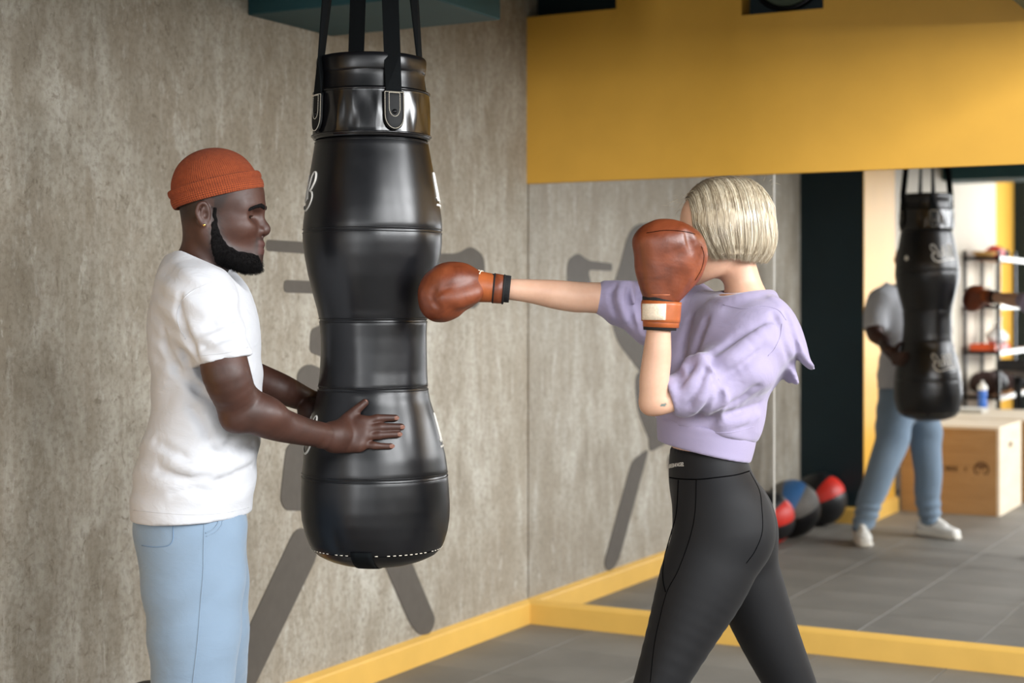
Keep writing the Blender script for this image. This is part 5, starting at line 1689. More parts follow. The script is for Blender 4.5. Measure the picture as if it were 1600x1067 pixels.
# upper back, shoulders
vd.sweep([R4(1198, 512, 3.735, 0.055), R4(1180, 508, 3.80, 0.056), R4(1156, 506, 3.86, 0.056), R4(1112, 498, 3.94, 0.054), R4(1072, 486, 3.99, 0.052)], 0.05)
vd.ell(C(1195, 540, 3.82), (0.065, 0.10, 0.09), 0.05)
# near sleeve, wide and pushed up
vd.sweep([R4(1196, 520, 3.745, 0.066, 0.066), R4(1180, 547, 3.715, 0.080, 0.075), R4(1150, 578, 3.69, 0.077, 0.072), R4(1115, 598, 3.67, 0.067, 0.066), R4(1088, 610, 3.655, 0.0625, 0.062), R4(1066, 618, 3.645, 0.053, 0.053), R4(1044, 624, 3.630, 0.0440, 0.046), R4(1034, 626, 3.625, 0.043, 0.045)], 0.04, ref=(0, 0, 1))
for (px, py, rr, th) in ((1108, 598, 0.066, 0.0105), (1093, 604, 0.062, 0.010), (1079, 611, 0.057, 0.010)):
    ax = np.array([-0.86, -0.18, -0.42]); ax /= np.linalg.norm(ax)
    u_ = np.cross(ax, [0, 1, 0]); u_ /= np.linalg.norm(u_); w_ = np.cross(ax, u_)
    cc = C(px, py, 3.66)
    vd.sweep([list(cc + rr * (u_ * math.cos(q) + w_ * math.sin(q) * 1.0) + ax * 0.006 * math.sin(2 * q + px)) + [th * (0.7 + 0.5 * math.sin(q + px) ** 2)] for q in np.linspace(0, 2 * math.pi, 20)], 0.018, sub=2)
# far sleeve reaching out
vd.sweep([R4(1075, 482, 3.98, 0.072, 0.066), R4(1040, 486, 3.97, 0.070, 0.064), R4(1000, 480, 3.955, 0.066, 0.060), R4(970, 470, 3.945, 0.049, 0.050), R4(945, 466, 3.935, 0.042, 0.044), R4(915, 464, 3.925, 0.0375, 0.041)], 0.04, ref=(0, 0, 1))
vd.ell(C(1020, 512, 3.95), (0.055, 0.06, 0.030), 0.04)
for (px, py, rr, th) in ((985, 474, 0.056, 0.011), (968, 470, 0.050, 0.010), (950, 466, 0.045, 0.007)):
    cc = C(px, py, 3.945)
    vd.sweep([list(cc + rr * np.array([0.10 * math.sin(2 * q + px) - 0.22 * math.cos(q), math.sin(q), math.cos(q)])) + [th * (0.75 + 0.4 * math.sin(q + px) ** 2)] for q in np.linspace(0, 2 * math.pi, 20)], 0.018, sub=2)
# drape from the chest towards the far arm
vd.sweep([R4(1095, 500, 3.90, 0.05), R4(1078, 540, 3.87, 0.055), R4(1062, 590, 3.85, 0.055), R4(1055, 640, 3.84, 0.05)], 0.05)
# hood: collar ring and folded hood on the back
ringp = []
for q in np.linspace(0, 2 * math.pi, 25):
    ringp.append(R4(1163 + 41 * math.cos(q), 468 - 4 * math.cos(q) + (5 if math.cos(q) < 0 else 0) * abs(math.cos(q)), 3.835 + 0.078 * math.sin(q), 0.0135 + 0.003 * math.cos(q)))
vd.sweep(ringp, 0.025, sub=1)
vd.sweep([R4(1186, 478, 3.83, 0.022, 0.080), R4(1212, 488, 3.82, 0.026, 0.105), R4(1232, 510, 3.80, 0.026, 0.110), R4(1246, 538, 3.78, 0.022, 0.095), R4(1258, 560, 3.765, 0.014, 0.065), R4(1266, 569, 3.755, 0.008, 0.035), R4(1271, 571, 3.75, 0.004, 0.015)], 0.012, ref=(0.75, 0, 0.65))
vd.sweep([R4(1206, 530, 3.83, 0.030, 0.095), R4(1224, 565, 3.82, 0.026, 0.090), R4(1236, 588, 3.81, 0.016, 0.070), R4(1241, 596, 3.81, 0.008, 0.045)], 0.014, ref=(0.85, 0, 0.5))
hw1 = waves(71, 6, 8, 18); hw2 = waves(72, 6, 14, 34); hw3 = waves(73, 6, 4, 9)
def hood_folds(x, y, z):
    P0 = C(1180, 500, WD)
    slv = sm(-y, -3.80, -3.70) * sm(-z, -C(0, 505, WD)[2], -C(0, 560, WD)[2])
    f1 = np.sin(((x - P0[0]) * 0.62 + (z - P0[2]) * 0.9) * 58 + 2.6 * hw1(x, y, z)) * 0.0052 * slv
    low = sm(-z, -C(0, 600, WD)[2], -C(0, 660, WD)[2]) * sm(z, C(0, 700, WD)[2], C(0, 672, WD)[2])
    f2 = np.sin((x - P0[0]) * 60 + (z - P0[2]) * 22 + 2.2 * hw2(x, y, z)) * 0.006 * low
    chest = sm(-x, -C(1115, 0, WD)[0], -C(1070, 0, WD)[0]) * sm(y, 3.70, 3.78)
    f3 = np.sin((x - P0[0]) * 52 - (z - P0[2]) * 18 + 1.6 * hw1(x, y, z)) * 0.006 * chest
    return f1 + f2 + f3 + 0.0035 * hw3(x, y, z) + 0.0012 * hw2(x, y, z)
vd.displace(hood_folds, 0.03)
for L_, r_, k_ in (([(1112, 552), (1140, 538), (1175, 518), (1208, 500)], 0.006, 0.026),
                   ([(1062, 604), (1074, 590), (1090, 566)], 0.0045, 0.02), ([(1078, 634), (1090, 612), (1102, 578)], 0.005, 0.02),
                   ([(1094, 650), (1106, 626), (1116, 588)], 0.005, 0.02), ([(1112, 655), (1122, 630), (1130, 600)], 0.004, 0.022),
                   ([(1118, 652), (1142, 636), (1182, 606)], 0.006, 0.026), ([(1130, 590), (1160, 570), (1190, 540)], 0.004, 0.03),
                   ([(1108, 658), (1128, 650), (1152, 646), (1186, 632)], 0.006, 0.022), ([(1150, 668), (1166, 660), (1184, 642)], 0.004, 0.02),
                   ([(1078, 498), (1068, 540), (1060, 590)], 0.005, 0.03), ([(1102, 500), (1092, 530), (1082, 560)], 0.004, 0.028),
                   ([(962, 446), (958, 465), (966, 492)], 0.005, 0.018), ([(984, 446), (978, 470), (990, 508)], 0.005, 0.02), ([(998, 455), (998, 480), (1006, 518)], 0.004, 0.02),
                   ([(1226, 486), (1236, 510), (1246, 545)], 0.003, 0.016), ([(1208, 490), (1220, 520), (1232, 556), (1240, 575)], 0.004, 0.018)):
    vd.fold(L_, r_ * 1.5, k_ * 0.75)
for L_, r_, k_ in (([(1064, 580), (1082, 566), (1108, 556)], 0.010, 0.02), ([(1086, 640), (1098, 616), (1110, 584)], 0.011, 0.02), ([(1070, 620), (1082, 600), (1096, 572)], 0.010, 0.02),
                   ([(1140, 560), (1170, 540), (1200, 515)], 0.012, 0.04), ([(1130, 664), (1155, 656), (1180, 650)], 0.010, 0.025), ([(972, 445), (968, 468), (976, 498)], 0.009, 0.018)):
    vd.fold(L_, r_ * 1.15, k_ * 0.8, 'add', 0.005)
# openings: neck, cuffs, hem
vd.sweep(Hw.pr([(-0.024, 0, -0.08, 0.050, 0.051), (-0.034, 0, -0.13, 0.052, 0.053), (-0.040, 0, -0.160, 0.056, 0.060)]), 0.004, (1, 0, 0), 4, 'cut')
hem0 = C(1027, 688, WD); hem1 = C(1166, 720, WD)
def hem_line(x): return hem0[2] + (hem1[2] - hem0[2]) * np.clip((x - hem0[0]) / (hem1[0] - hem0[0]), -0.1, 1.2)
vd.half(lambda x, y, z: hem_line(x) + 0.050 - z, 0.012)
cn = C(1046, 623, 3.635); cd = np.array([-0.93, -0.05, -0.30]); cd /= np.linalg.norm(cd)
vd.half(lambda x, y, z: np.minimum((x - cn[0]) * cd[0] + (y - cn[1]) * cd[1] + (z - cn[2]) * cd[2], 0.075 - np.sqrt((x - cn[0]) ** 2 + (y - cn[1]) ** 2 + (z - cn[2]) ** 2)), 0.003)
cp = C(917, 464, 3.925)
vd.half(lambda x, y, z: cp[0] - x + 0 * y + 0 * z, 0.003)
dv_, df_ = vd.mesh(1)
hoodie = link_mesh('hoodie', dv_, df_, 'hoodie', woman, frame='cam')
dt = tree_of(dv_, df_)
# ribbed hem band
vr = vbox(1010, 1200, 640, 735, 3.66, 4.04, 0.004)
vr.sweep([R4(1105, 655, 3.845, 0.121, 0.146), R4(1104, 680, 3.85, 0.1175, 0.142), R4(1103, 700, 3.85, 0.111, 0.138), R4(1103, 720, 3.85, 0.101, 0.134), R4(1102, 745, 3.85, 0.098, 0.132)], 0.02, ref=(1, 0, 0))
vr.half(lambda x, y, z: hem_line(x) - 0.0015 - z, 0.003)
vr.half(lambda x, y, z: z - (hem_line(x) + 0.064), 0.006)
ccx = C(1102, 0, WD)[0]
rv_, rf_ = vr.mesh(2)
hemb = link_mesh('hem_rib', rv_, rf_, 'rib', hoodie, frame='cam')
seam('hood_seam', dt, [(1130, 476), (1160, 482), (1190, 478), (1215, 484), (1228, 500)], 0.0010, 'hoodie', hoodie, 8, 0.0004)
seam('shoulder_seam', dt, [(1222, 506), (1219, 525), (1210, 545), (1200, 556)], 0.0010, 'hoodie', hoodie, 8, 0.0004)
seam('hem_seam', dt, [(1060, 664), (1090, 672), (1120, 676), (1150, 674), (1178, 666)], 0.0010, 'hoodie', hoodie, 8, 0.0004)

# ---- black leggings
vl = vbox(960, 1400, 690, 1420, 3.55, 4.25, 0.0055)
vl.sweep([R4(1107, 700, 3.85, 0.0905, 0.124), R4(1107, 725, 3.85, 0.094, 0.130), R4(1110, 750, 3.85, 0.0985, 0.143), R4(1120, 785, 3.85, 0.106, 0.160), R4(1127, 820, 3.85, 0.110, 0.168)], 0.03, ref=(1, 0, 0))
# near (front) leg
vl.sweep([R4(1128, 800, 3.775, 0.108, 0.088), R4(1122, 850, 3.765, 0.108, 0.092), R4(1098, 910, 3.75, 0.102, 0.092), R4(1068, 980, 3.735, 0.081, 0.083), R4(1032, 1065, 3.715, 0.0595, 0.066), R4(1010, 1130, 3.71, 0.054, 0.058), R4(1000, 1210, 3.715, 0.057, 0.057), R4(992, 1300, 3.725, 0.040, 0.040), R4(990, 1370, 3.73, 0.034, 0.034)], 0.04, ref=(1, 0, 0))
vl.ell(C(1160, 832, 3.78), (0.068, 0.080, 0.080), 0.04)
# far (rear) leg
vl.sweep([R4(1140, 800, 3.925, 0.100, 0.086), R4(1152, 860, 3.935, 0.090, 0.090), R4(1176, 930, 3.95, 0.083, 0.086), R4(1202, 995, 3.965, 0.074, 0.080), R4(1236, 1070, 3.985, 0.062, 0.068), R4(1262, 1130, 4.0, 0.054, 0.058), R4(1300, 1210, 4.02, 0.054, 0.054), R4(1345, 1300, 4.04, 0.039, 0.039), R4(1370, 1345, 4.05, 0.034, 0.034)], 0.045, ref=(1, 0, 0))
vl.ell(C(1172, 835, 3.92), (0.062, 0.080, 0.080), 0.04)
lw = waves(81, 6, 4, 10)
vl.displace(lambda x, y, z: 0.0016 * lw(x, y, z), 0.02)
vl.half(lambda x, y, z: z - (C(0, 699, WD)[2] - 0.10 * (x - C(1060, 0, WD)[0])), 0.004)
lv_, lf_ = vl.mesh(2)
leg = link_mesh('leggings', lv_, lf_, 'legging', woman, frame='cam')
lt = tree_of(lv_, lf_)
seam('waistband_seam', lt, [(1042, 745), (1060, 748), (1090, 749), (1120, 746), (1150, 742), (1171, 736)], 0.0014, 'seam_black', leg, 8, 0.0002)
seam('side_seam', lt, [(1060, 750), (1058, 790), (1054, 815), (1043, 850), (1037, 880), (1036, 905), (1040, 925)], 0.0014, 'seam_black', leg, 8, 0.0001)
seam('side_seam', lt, [(1088, 750), (1086, 800), (1078, 840), (1060, 890), (1042, 925), (1030, 970), (1022, 1010), (1016, 1066)], 0.0010, 'seam_black', leg, 8, 0.0001)
seam('back_seam', lt, [(1172, 738), (1186, 765), (1190, 790), (1191, 830), (1180, 860), (1166, 880)], 0.0010, 'seam_black', leg, 8, 0.0001)
# brand lettering on the waistband
fc = bpy.data.curves.new('waistband_lettering', 'FONT'); fc.body = 'BEBANGEL'; fc.size = 1.0; fc.shear = 0.25; fc.resolution_u = 3; fc.offset = 0.012
to = bpy.data.objects.new('tmp_text', fc); COL.objects.link(to)
dg = bpy.context.evaluated_depsgraph_get(); tm = bpy.data.meshes.new_from_object(to.evaluated_get(dg))
bpy.data.objects.remove(to)
co = np.array([v.co[:] for v in tm.vertices]); x0_, x1_ = co[:, 0].min(), co[:, 0].max(); y0_, y1_ = co[:, 1].min(), co[:, 1].max()
lvv = []
for v in co:
    fx = (v[0] - x0_) / (x1_ - x0_); fy = (v[1] - y0_) / (y1_ - y0_)
    px = 1045.5 + 23.5 * fx; py = 731.5 - 3.2 * math.sin(fx * 1.6) - 6.0 * fy
    p = shoot(lt, px, py, 0.0009)
    lvv.append(p if p is not None else C(px, py, 3.75))
link_mesh('waistband_lettering', lvv, [tuple(p.vertices) for p in tm.polygons], 'white_print', leg, smooth=False, frame='cam')
# trainers, below the picture
sneaker(980, 3.73, math.radians(180 + 8), woman, 'sneaker', 'sole', 0.9)
sneaker(1372, 4.05, math.radians(180 - 40), woman, 'sneaker', 'sole', 0.9)
# ------------------------------------------------------------------ the rest of the gym, seen in the mirror
# cross beam, then two unseen beams added to shade the upper walls
structure(box('trim_4', 0.10, ROOM_X, -7.65, -7.2, 2.42, 2.95, 'teal', bevel=0.004, seg=1))
structure(box('shade_beam_1', 2.16, 2.76, -1.6, -0.012, 2.46, ROOM_Z, 'teal', bevel=0.004, seg=1))
structure(box('shade_beam_2', 2.16, 2.76, -7.2, -1.6, 2.36, ROOM_Z, 'teal', bevel=0.004, seg=1))

# medicine balls along the concrete wall
M['ball_black'] = plain('black_ball_vinyl', (22, 22, 24), 0.45, 0.2, 60, 0.3, 0.002)
M['ball_red'] = plain('red_ball_vinyl', (206, 44, 30), 0.45, 0.1, 60, 0.2, 0.002)
M['ball_blue'] = plain('blue_ball_vinyl', (66, 118, 178), 0.45, 0.1, 60, 0.2, 0.002)
M['ball_grey'] = plain('grey_ball_vinyl', (120, 118, 114), 0.5, 0.1, 60, 0.2, 0.002)
def medicine_ball(loc, r, cols, tilt, label):
    """eight leather gores meeting at two poles, with raised seams"""
    root = empty('medicine_ball', (loc[0], loc[1], loc[2] - r), label, 'medicine ball', 'medicine balls by the wall')
    Rm = np.array(Matrix.Rotation(tilt[0], 3, 'X') @ Matrix.Rotation(tilt[1], 3, 'Y') @ Matrix.Rotation(tilt[2], 3, 'Z'))
    G = 8
    for gi in range(G):
        v = []; f = []
        nu, nv = 8, 18
        for j in range(nv + 1):
            t = math.pi * j / nv
            for i in range(nu + 1):
                p_ = 2 * math.pi * (gi + i / nu) / G
                e = min(i, nu - i) / nu * 2
                rr = r * (1 - 0.012 * (1 - min(1, e * 3)) ** 2 * math.sin(t)) + 0.002 * math.sin(t) * math.sin(math.pi * i / nu)
                q = np.array([math.sin(t) * math.cos(p_), math.sin(t) * math.sin(p_), math.cos(t)]) * rr
                v.append(np.array(loc) + Rm @ q)
        for j in range(nv):
            for i in range(nu): f.append((j * (nu + 1) + i, (j + 1) * (nu + 1) + i, (j + 1) * (nu + 1) + i + 1, j * (nu + 1) + i + 1))
        link_mesh('gore', v, f, cols[gi % len(cols)], root)
    for s_ in (1, -1):
        v = [np.array(loc) + Rm @ np.array([0, 0, s_ * (r + 0.002)])] + [np.array(loc) + Rm @ (np.array([0.28 * math.cos(q), 0.28 * math.sin(q), s_ * 0.96]) * (r + 0.001)) for q in np.linspace(0, 2 * math.pi, 24, endpoint=False)]
        link_mesh('pole_disc', v, [(0, 1 + i, 1 + (i + 1) % 24) for i in range(24)], 'ball_black', root)
    return root
BR, BK, BB_, BG = 'ball_red', 'ball_black', 'ball_blue', 'ball_grey'
medicine_ball((0.19, -3.61, 0.166), 0.166, [BR, BK, BK, BK, BR, BK, BK, BK], (math.radians(78), math.radians(10), math.radians(20)), 'black and red medicine ball nearest the dark pillar in the mirror')
medicine_ball((0.19, -3.05, 0.170), 0.170, [BB_, BG, BK, BK, BK, BK, BK, BG], (math.radians(70), math.radians(-8), math.radians(55)), 'black medicine ball with blue and grey panels between two others')
medicine_ball((0.175, -2.66, 0.155), 0.155, [BR, BK, BK, BG, BK, BK, BR, BK], (math.radians(75), math.radians(5), math.radians(0)), 'black medicine ball with red panels behind the legs of the person in the beanie')

# plywood jump boxes
M['ply'] = make_wood('plywood_face', (164, 124, 78), (184, 144, 96), 0.5)
M['ply_pale_lit'] = make_wood('pale_lit_plywood', (222, 204, 176), (232, 218, 196), 0.5)  # light wood on top; on the right-hand side it paints in window light
M['burn'] = plain('burnt_print', (74, 44, 22), 0.7, 0.15, 60, 0.05)
M['dark_hole'] = plain('dark_hand_hole', (22, 18, 15), 0.9)
def jump_box(x0, x1, y0, y1, h, label, print_=False):
    r = empty('jump_box', ((x0 + x1) / 2, (y0 + y1) / 2, 0), label, 'jump box', 'plywood jump boxes')
    t = 0.018
    box('front_panel', x0, x1 - t, y1 - t, y1, 0, h - t, 'ply', r)
    box('back_panel', x0, x1 - t, y0, y0 + t, 0, h - t, 'ply', r)
    box('side_panel', x0, x0 + t, y0 + t, y1 - t, 0, h - t, 'ply', r)
    # right-hand side with a rounded hand hole
    cy_, cz_ = (y0 + y1) / 2, h - 0.14
    out = [(y0, 0), (y1, 0), (y1, h - t), (y0, h - t)]
    hole = [(cy_ + sx * 0.045 + 0.018 * math.cos(q), cz_ + 0.018 * math.sin(q)) for sx, q0 in ((1, -90), (-1, 90)) for q in np.radians(np.linspace(q0, q0 + 180, 8))]
    bm = bmesh.new()
    def loop(pts, x): return [bm.verts.new((x, p[0], p[1])) for p in pts]
    for x in (x1 - t, x1):
        vo, vi = loop(out, x), loop(hole, x)
        es = [bm.edges.new((vo[i], vo[(i + 1) % 4])) for i in range(4)] + [bm.edges.new((vi[i], vi[(i + 1) % len(vi)])) for i in range(len(vi))]
        bmesh.ops.triangle_fill(bm, use_beauty=True, edges=es)
        if x == x1 - t: v_in, vo_in = vi, vo
        else:
            for A_, B_ in ((v_in, vi), (vo_in, vo)):
                for i in range(len(A_)): bm.faces.new((A_[i], A_[(i + 1) % len(A_)], B_[(i + 1) % len(B_)], B_[i]))
    bmesh.ops.recalc_face_normals(bm, faces=bm.faces)
    me = bpy.data.meshes.new('side_panel'); bm.to_mesh(me); bm.free(); me.materials.append(M['ply_pale_lit'])
    o = bpy.data.objects.new('side_panel', me); COL.objects.link(o); o.parent = r
    o.location = -Vector(r.location)
    box('top_panel', x0, x1, y0, y1, h - t, h, 'ply_pale_lit', r, bevel=0.002, seg=1)
    if print_:
        # burnt-in mark: a row of letter-like strokes, a small cross and a round emblem (faces the mirror)
        m = MB(); yy = y1 + 0.0006
        def bar(cx, cz, w, hh, sl=0.0):
            m.add(([(cx - w + sl, yy, cz + hh), (cx + w + sl, yy, cz + hh), (cx + w - sl, yy, cz - hh), (cx - w - sl, yy, cz - hh)], [(0, 1, 2, 3)]))
        zc_ = 0.30
        rr = random.Random(4)
        for k in range(8):
            cx = x0 + 0.17 + k * 0.029
            bar(cx - 0.008, zc_, 0.0035, 0.017); 
            if k % 3 != 1: bar(cx + 0.008, zc_, 0.0035, 0.017)
            for q in ((0.014,), (-0.014,), (0.0,))[: 2 + k % 2]: bar(cx, zc_ + q[0], 0.010, 0.003)
        m.build('burnt_lettering', 'burn', r, smooth=False)['kind'] = 'stuff'; m = MB()
        bar(x0 + 0.432, zc_, 0.003, 0.012, 0.006); bar(x0 + 0.432, zc_, 0.003, 0.012, -0.006)
        m.build('burnt_cross', 'burn', r, smooth=False)['kind'] = 'stuff'; m = MB()
        ec = (x0 + 0.535, zc_ + 0.004)
        for q in np.linspace(0, 2 * math.pi, 28, endpoint=False):
            if abs(math.sin(q) + 1) < 0.25: continue
            bar(ec[0] + 0.045 * math.cos(q), ec[1] + 0.045 * math.sin(q), 0.0055, 0.0055)
        for k in range(5): bar(ec[0] - 0.024 + 0.012 * k, ec[1] + 0.018, 0.0045, 0.016 - 0.003 * abs(k - 2))
        bar(ec[0] - 0.018, ec[1] - 0.022, 0.004, 0.012, 0.004); bar(ec[0] + 0.018, ec[1] - 0.022, 0.004, 0.012, -0.004)
        m.build('burnt_emblem', 'burn', r, smooth=False)['kind'] = 'stuff'
    return r
jump_box(0.448, 1.10, -5.30, -4.57, 0.585, 'plywood jump box with burnt print standing beside the yellow pillar', True)
jump_box(0.52, 1.18, -6.45, -5.42, 0.585, 'plain plywood jump box behind the printed one')

# drinks bottle and a folded towel on the rear box
bt = empty('sports_bottle', (0.64, -6.22, 0.585), 'blue sports bottle with white cap standing on the jump box', 'bottle')
def lathe(name, prof_, c, mat, parent, n=28):
    v = [(c[0] + r_ * math.cos(2 * math.pi * k / n), c[1] + r_ * math.sin(2 * math.pi * k / n), c[2] + z_) for r_, z_ in prof_ for k in range(n)]
    f = [(i * n + k, i * n + (k + 1) % n, (i + 1) * n + (k + 1) % n, (i + 1) * n + k) for i in range(len(prof_) - 1) for k in range(n)]
    f.append(tuple(range(n))[::-1]); f.append(tuple((len(prof_) - 1) * n + k for k in range(n)))
    return link_mesh(name, v, f, mat, parent)
M['bottle_blue'] = plain('blue_plastic', (58, 104, 184), 0.35, 0.05, 30, 0.05)
M['plastic_white'] = plain('white_plastic', (228, 224, 216), 0.4, 0.04, 30, 0.05)
bc_ = (0.64, -6.22, 0.585)
lathe('flask', [(0.030, 0), (0.034, 0.006), (0.034, 0.07), (0.030, 0.085), (0.030, 0.10), (0.034, 0.115), (0.034, 0.155)], bc_, 'bottle_blue', bt)
lathe('cap', [(0.035, 0.155), (0.036, 0.158), (0.035, 0.185), (0.026, 0.198), (0.012, 0.202), (0.012, 0.222), (0.008, 0.226)], bc_, 'plastic_white', bt)
M['towel'] = make_cloth('grey_towel', (186, 182, 172), 0.95, 200, 0.05, 0.6)
tw = MB()
for k, (dz, s_) in enumerate(((0.0, 1.0), (0.012, 0.97), (0.024, 0.94))):
    pass
twl = empty('folded_towel', (0.60, -5.95, 0.585), 'pale grey folded towel lying flat on the jump box', 'towel')
for k in range(3):
    box('fold', 0.50 + 0.004 * k, 0.72 - 0.003 * k, -6.08 + 0.003 * k, -5.84, 0.586 + 0.011 * k, 0.596 + 0.011 * k, 'towel', twl, bevel=0.004)

# steel shelving against the cream wall
SX0, SX1, SY0, SY1 = 0.125, 0.44, -9.25, -7.86
M['rack_black'] = plain('black_rack_steel', (26, 25, 26), 0.4, 0.08, 40, 0.05, metal=0.4)
M['shelf_board'] = make_wood('shelf_board', (150, 104, 62), (170, 122, 76), 0.5)
M['lit_shelf_edge'] = plain('lit_shelf_edging', (232, 230, 224), 0.4, 0.03, 30, 0.03)  # white paints in the window light on the boards' long edges
sh = empty('storage_shelf', ((SX0 + SX1) / 2, (SY0 + SY1) / 2, 0), 'black steel storage shelf with boards against the cream wall', 'shelf')
for px_ in (SX0, SX1 - 0.028):
    for py_ in (SY0, (SY0 + SY1) / 2 - 0.014, SY1 - 0.028):
        box('post', px_, px_ + 0.028, py_, py_ + 0.028, 0, 1.86, 'rack_black', sh)
SHZ = [0.20, 0.60, 0.99, 1.385, 1.80]
for z_ in SHZ:
    b_ = box('shelf_board', SX0 + 0.006, SX1 - 0.006, SY0 + 0.006, SY1 - 0.006, z_ - 0.022, z_, 'shelf_board', sh)
    box('lit_edge_strip', SX1 - 0.006, SX1 + 0.004, SY0, SY1, z_ - 0.034, z_ + 0.004, 'lit_shelf_edge', b_)
    box('end_rail', SX0, SX1, SY1 - 0.006, SY1 + 0.002, z_ - 0.03, z_ + 0.002, 'rack_black', b_)

# things on the shelf
def blob(name, lo, hi, h, fn, mat, parent=None):
    v = Vol(lo, hi, h); fn(v); V_, F_ = v.mesh(1)
    return link_mesh(name, V_, F_, mat, parent)
M['glove_red'] = plain('red_glove_leather', (196, 26, 28), 0.35, 0.08, 40, 0.1)
def small_glove(x, y, z, yaw, label):
    r = empty('boxing_glove', (x, y, z), label, 'boxing glove', 'red gloves on the top shelf')
    Rm = np.array(Matrix.Rotation(yaw, 3, 'Z'))
    T = lambda rows: [list(np.array([x, y, z]) + Rm @ np.array(q[:3])) + list(q[3:]) for q in rows]
    def fn(v):
        v.sweep(T([(-0.05, 0, 0.052, 0.04), (0.0, 0, 0.058, 0.055), (0.05, 0, 0.054, 0.05)]), 0.02)
        v.sweep(T([(-0.03, 0.05, 0.05, 0.022), (0.03, 0.055, 0.05, 0.024)]), 0.012)
    blob('fist', np.array([x, y, z]) - np.array([0.13, 0.13, 0.006]), np.array([x, y, z]) + np.array([0.13, 0.13, 0.13]), 0.006, fn, 'glove_red', r)
    m = MB(); m.tube([np.array(T([(-0.05, 0, 0.05)])[0][:3]), np.array(T([(-0.13, 0, 0.045)])[0][:3])], [0.04, 0.044], 16); m.build('cuff', 'lining', r)
small_glove(0.30, -8.25, SHZ[4], math.radians(70), 'red boxing glove at the front of the top shelf')
small_glove(0.29, -8.50, SHZ[4], math.radians(110), 'red boxing glove further back on the top shelf')
M['straw'] = plain('woven_straw', (206, 164, 96), 0.85, 0.15, 90, 0.5, 0.003)
bk = empty('basket', (0.28, -7.98, SHZ[4]), 'low woven straw basket on the near end of the top shelf', 'basket')
lathe('bowl', [(0.06, 0.0), (0.085, 0.012), (0.10, 0.035), (0.098, 0.04), (0.08, 0.02)], (0.283, -7.985, SHZ[4] + 0.003), 'straw', bk, 32)
m = MB(); m.tube([(0.283 + 0.1 * math.cos(q), -7.985 + 0.1 * math.sin(q), SHZ[4] + 0.043) for q in np.linspace(0, 2 * math.pi, 32, endpoint=False)], 0.007, 8, closed=True); m.build('rim', 'straw', bk)
M['orange_plastic'] = plain('orange_plastic', (226, 92, 40), 0.4, 0.06, 30, 0.05)
def tray(x, y, z, w, d, h, mat, name, label, cat, group=None):
    r = empty(name, (x, y, z), label, cat, group)
    t = 0.006
    m = MB(); m.box(x - w / 2, x + w / 2, y - d / 2, y + d / 2, z, z + t); m.build('base', mat, r, smooth=False)
    for (a0, a1, b0, b1) in ((x - w / 2, x + w / 2, y + d / 2 - t, y + d / 2), (x - w / 2, x + w / 2, y - d / 2, y - d / 2 + t), (x - w / 2, x - w / 2 + t, y - d / 2, y + d / 2), (x + w / 2 - t, x + w / 2, y - d / 2, y + d / 2)):
        box('side', a0, a1, b0, b1, z + t, z + h, mat, r)
    box('lip', x - w / 2 - 0.006, x + w / 2 + 0.006, y + d / 2, y + d / 2 + 0.008, z + h - 0.008, z + h, mat, r)
    return r
tray(0.28, -8.04, SHZ[2] + 0.002, 0.22, 0.26, 0.055, 'orange_plastic', 'storage_tray', 'shallow orange plastic tray at the near end of the middle shelf', 'tray', 'trays on the middle shelf')
tray(0.285, -8.38, SHZ[2] + 0.002, 0.22, 0.30, 0.05, 'glove_red', 'storage_tray', 'shallow red plastic tray behind the orange one', 'tray', 'trays on the middle shelf')
M['bag_plastic'] = plain('white_film', (226, 230, 226), 0.35, 0.04, 20, 0.6, 0.01)
def bagfn(v):
    c = np.array([0.31, -8.38, SHZ[2] + 0.05])
    v.ell(c + np.array([0, 0, 0.06]), (0.095, 0.12, 0.075), 0.03); v.sweep([list(c + np.array([0, 0.02, 0.11])) + [0.045], list(c + np.array([0.02, 0.03, 0.19])) + [0.02], list(c + np.array([0.03, 0.0, 0.23])) + [0.012]], 0.03)
    wv = waves(91, 7, 40, 90); v.displace(lambda x, y, z: 0.008 * wv(x, y, z), 0.03); v.half(lambda x, y, z: SHZ[2] + 0.052 - z)
tag(blob('plastic_bag', (0.17, -8.56, SHZ[2] + 0.04), (0.46, -8.2, SHZ[2] + 0.32), 0.006, bagfn, 'bag_plastic'), 'crumpled white plastic bag in the red tray', 'bag')
M['bottle_red'] = plain('dark_red_bottle', (96, 26, 24), 0.3, 0.05, 30, 0.03)
rb = empty('spray_bottle', (0.30, -8.0, SHZ[3]), 'dark red spray bottle with white head on the upper shelf', 'bottle')
lathe('flask', [(0.028, 0), (0.031, 0.005), (0.031, 0.09), (0.014, 0.115), (0.012, 0.13)], (0.30, -8.0, SHZ[3] + 0.002), 'bottle_red', rb)
m = MB(); m.box(0.285, 0.345, -8.012, -7.988, SHZ[3] + 0.13, SHZ[3] + 0.155); m.box(0.325, 0.333, -8.008, -7.992, SHZ[3] + 0.095, SHZ[3] + 0.13); m.build('trigger_head', 'plastic_white', rb, smooth=False)
M['dark_shoe'] = plain('dark_canvas', (70, 52, 48), 0.8, 0.15, 60, 0.3)
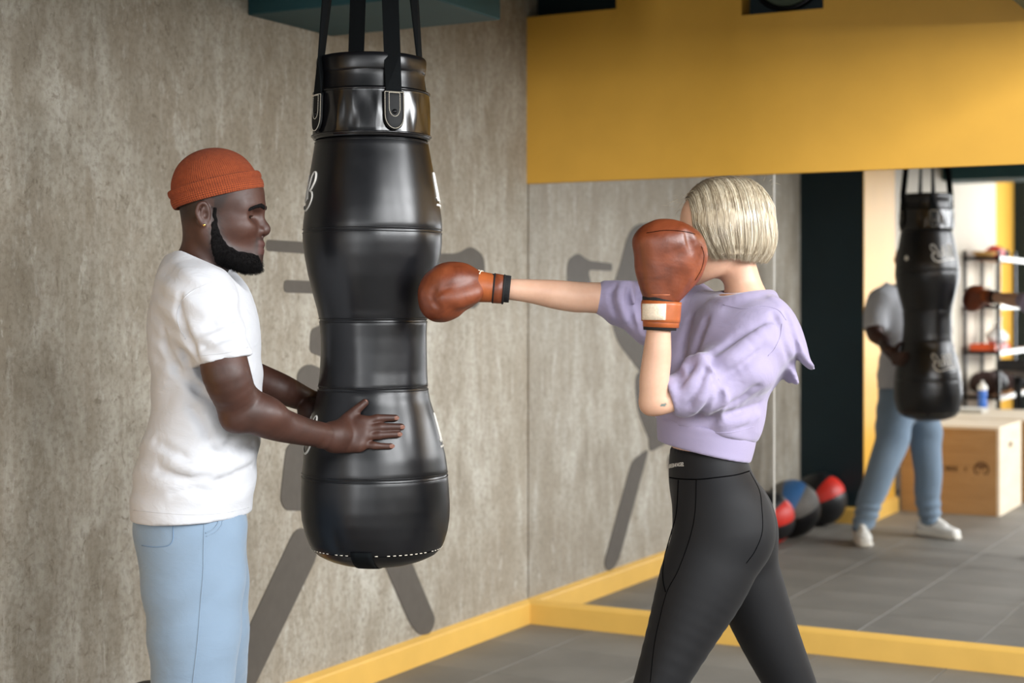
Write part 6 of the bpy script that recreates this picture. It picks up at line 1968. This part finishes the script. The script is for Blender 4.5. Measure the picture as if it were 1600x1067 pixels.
for k in range(3):
    y_ = -8.02 - 0.25 * k - (0.16 if k == 2 else 0)
    o = tag(blob('gym_bag', (0.13, y_ - 0.13, SHZ[1]), (0.45, y_ + 0.13, SHZ[1] + 0.3), 0.008, lambda v: (v.sweep([[0.245, y_, SHZ[1] + 0.105, 0.10], [0.32, y_, SHZ[1] + 0.105, 0.10]], 0.01, sub=1), v.half(lambda x, y, z: SHZ[1] + 0.002 - z)), ['dark_shoe', 'rack_black', 'dark_shoe'][k]), ['brown canvas roll bag at the near end of the lower shelf', 'black roll bag in the middle of the lower shelf', 'brown canvas roll bag at the far end of the lower shelf'][k], 'bag', 'roll bags on the lower shelf')

# padded benches parked in front of the shelf
M['pad'] = plain('black_bench_vinyl', (24, 24, 26), 0.45, 0.1, 40, 0.2)
M['grey_pad'] = plain('grey_bench_vinyl', (112, 106, 98), 0.5, 0.08, 40, 0.2)
def bench(x, y, w, L, h, tilt, mat, label):
    r = empty('weight_bench', (x, y, 0), label, 'bench', 'padded benches')
    m = box('pad', -w / 2, w / 2, -L / 2, L / 2, -0.045, 0.045, mat, None, bevel=0.02, seg=3)
    m.location = (0, 0, h); m.parent = r; m.rotation_euler = (tilt, 0, 0)
    for s_ in (-1, 1):
        y1 = s_ * L * 0.36; zt = h + math.sin(tilt) * y1 - 0.04
        fo = MB(); fo.tube([(x, y + y1, 0.02), (x, y + y1, zt)], 0.025, 10); fo.build('leg', 'rack_black', r)
        fo = MB(); fo.tube([(x - 0.2, y + y1, 0.02), (x + 0.2, y + y1, 0.02)], 0.02, 10); fo.build('foot_bar', 'rack_black', r)
    fo = MB(); fo.tube([(x, y - L * 0.36, h - 0.07 - math.sin(tilt) * L * 0.36), (x, y + L * 0.36, h - 0.07 + math.sin(tilt) * L * 0.36)], 0.022, 10); fo.build('spine', 'rack_black', r)
    return r
bench(0.74, -7.55, 0.30, 1.25, 0.80, math.radians(6), 'pad', 'black padded bench parked in front of the storage shelf')
bench(1.12, -7.40, 0.28, 1.15, 0.66, math.radians(5), 'grey_pad', 'grey padded bench beside the black one')
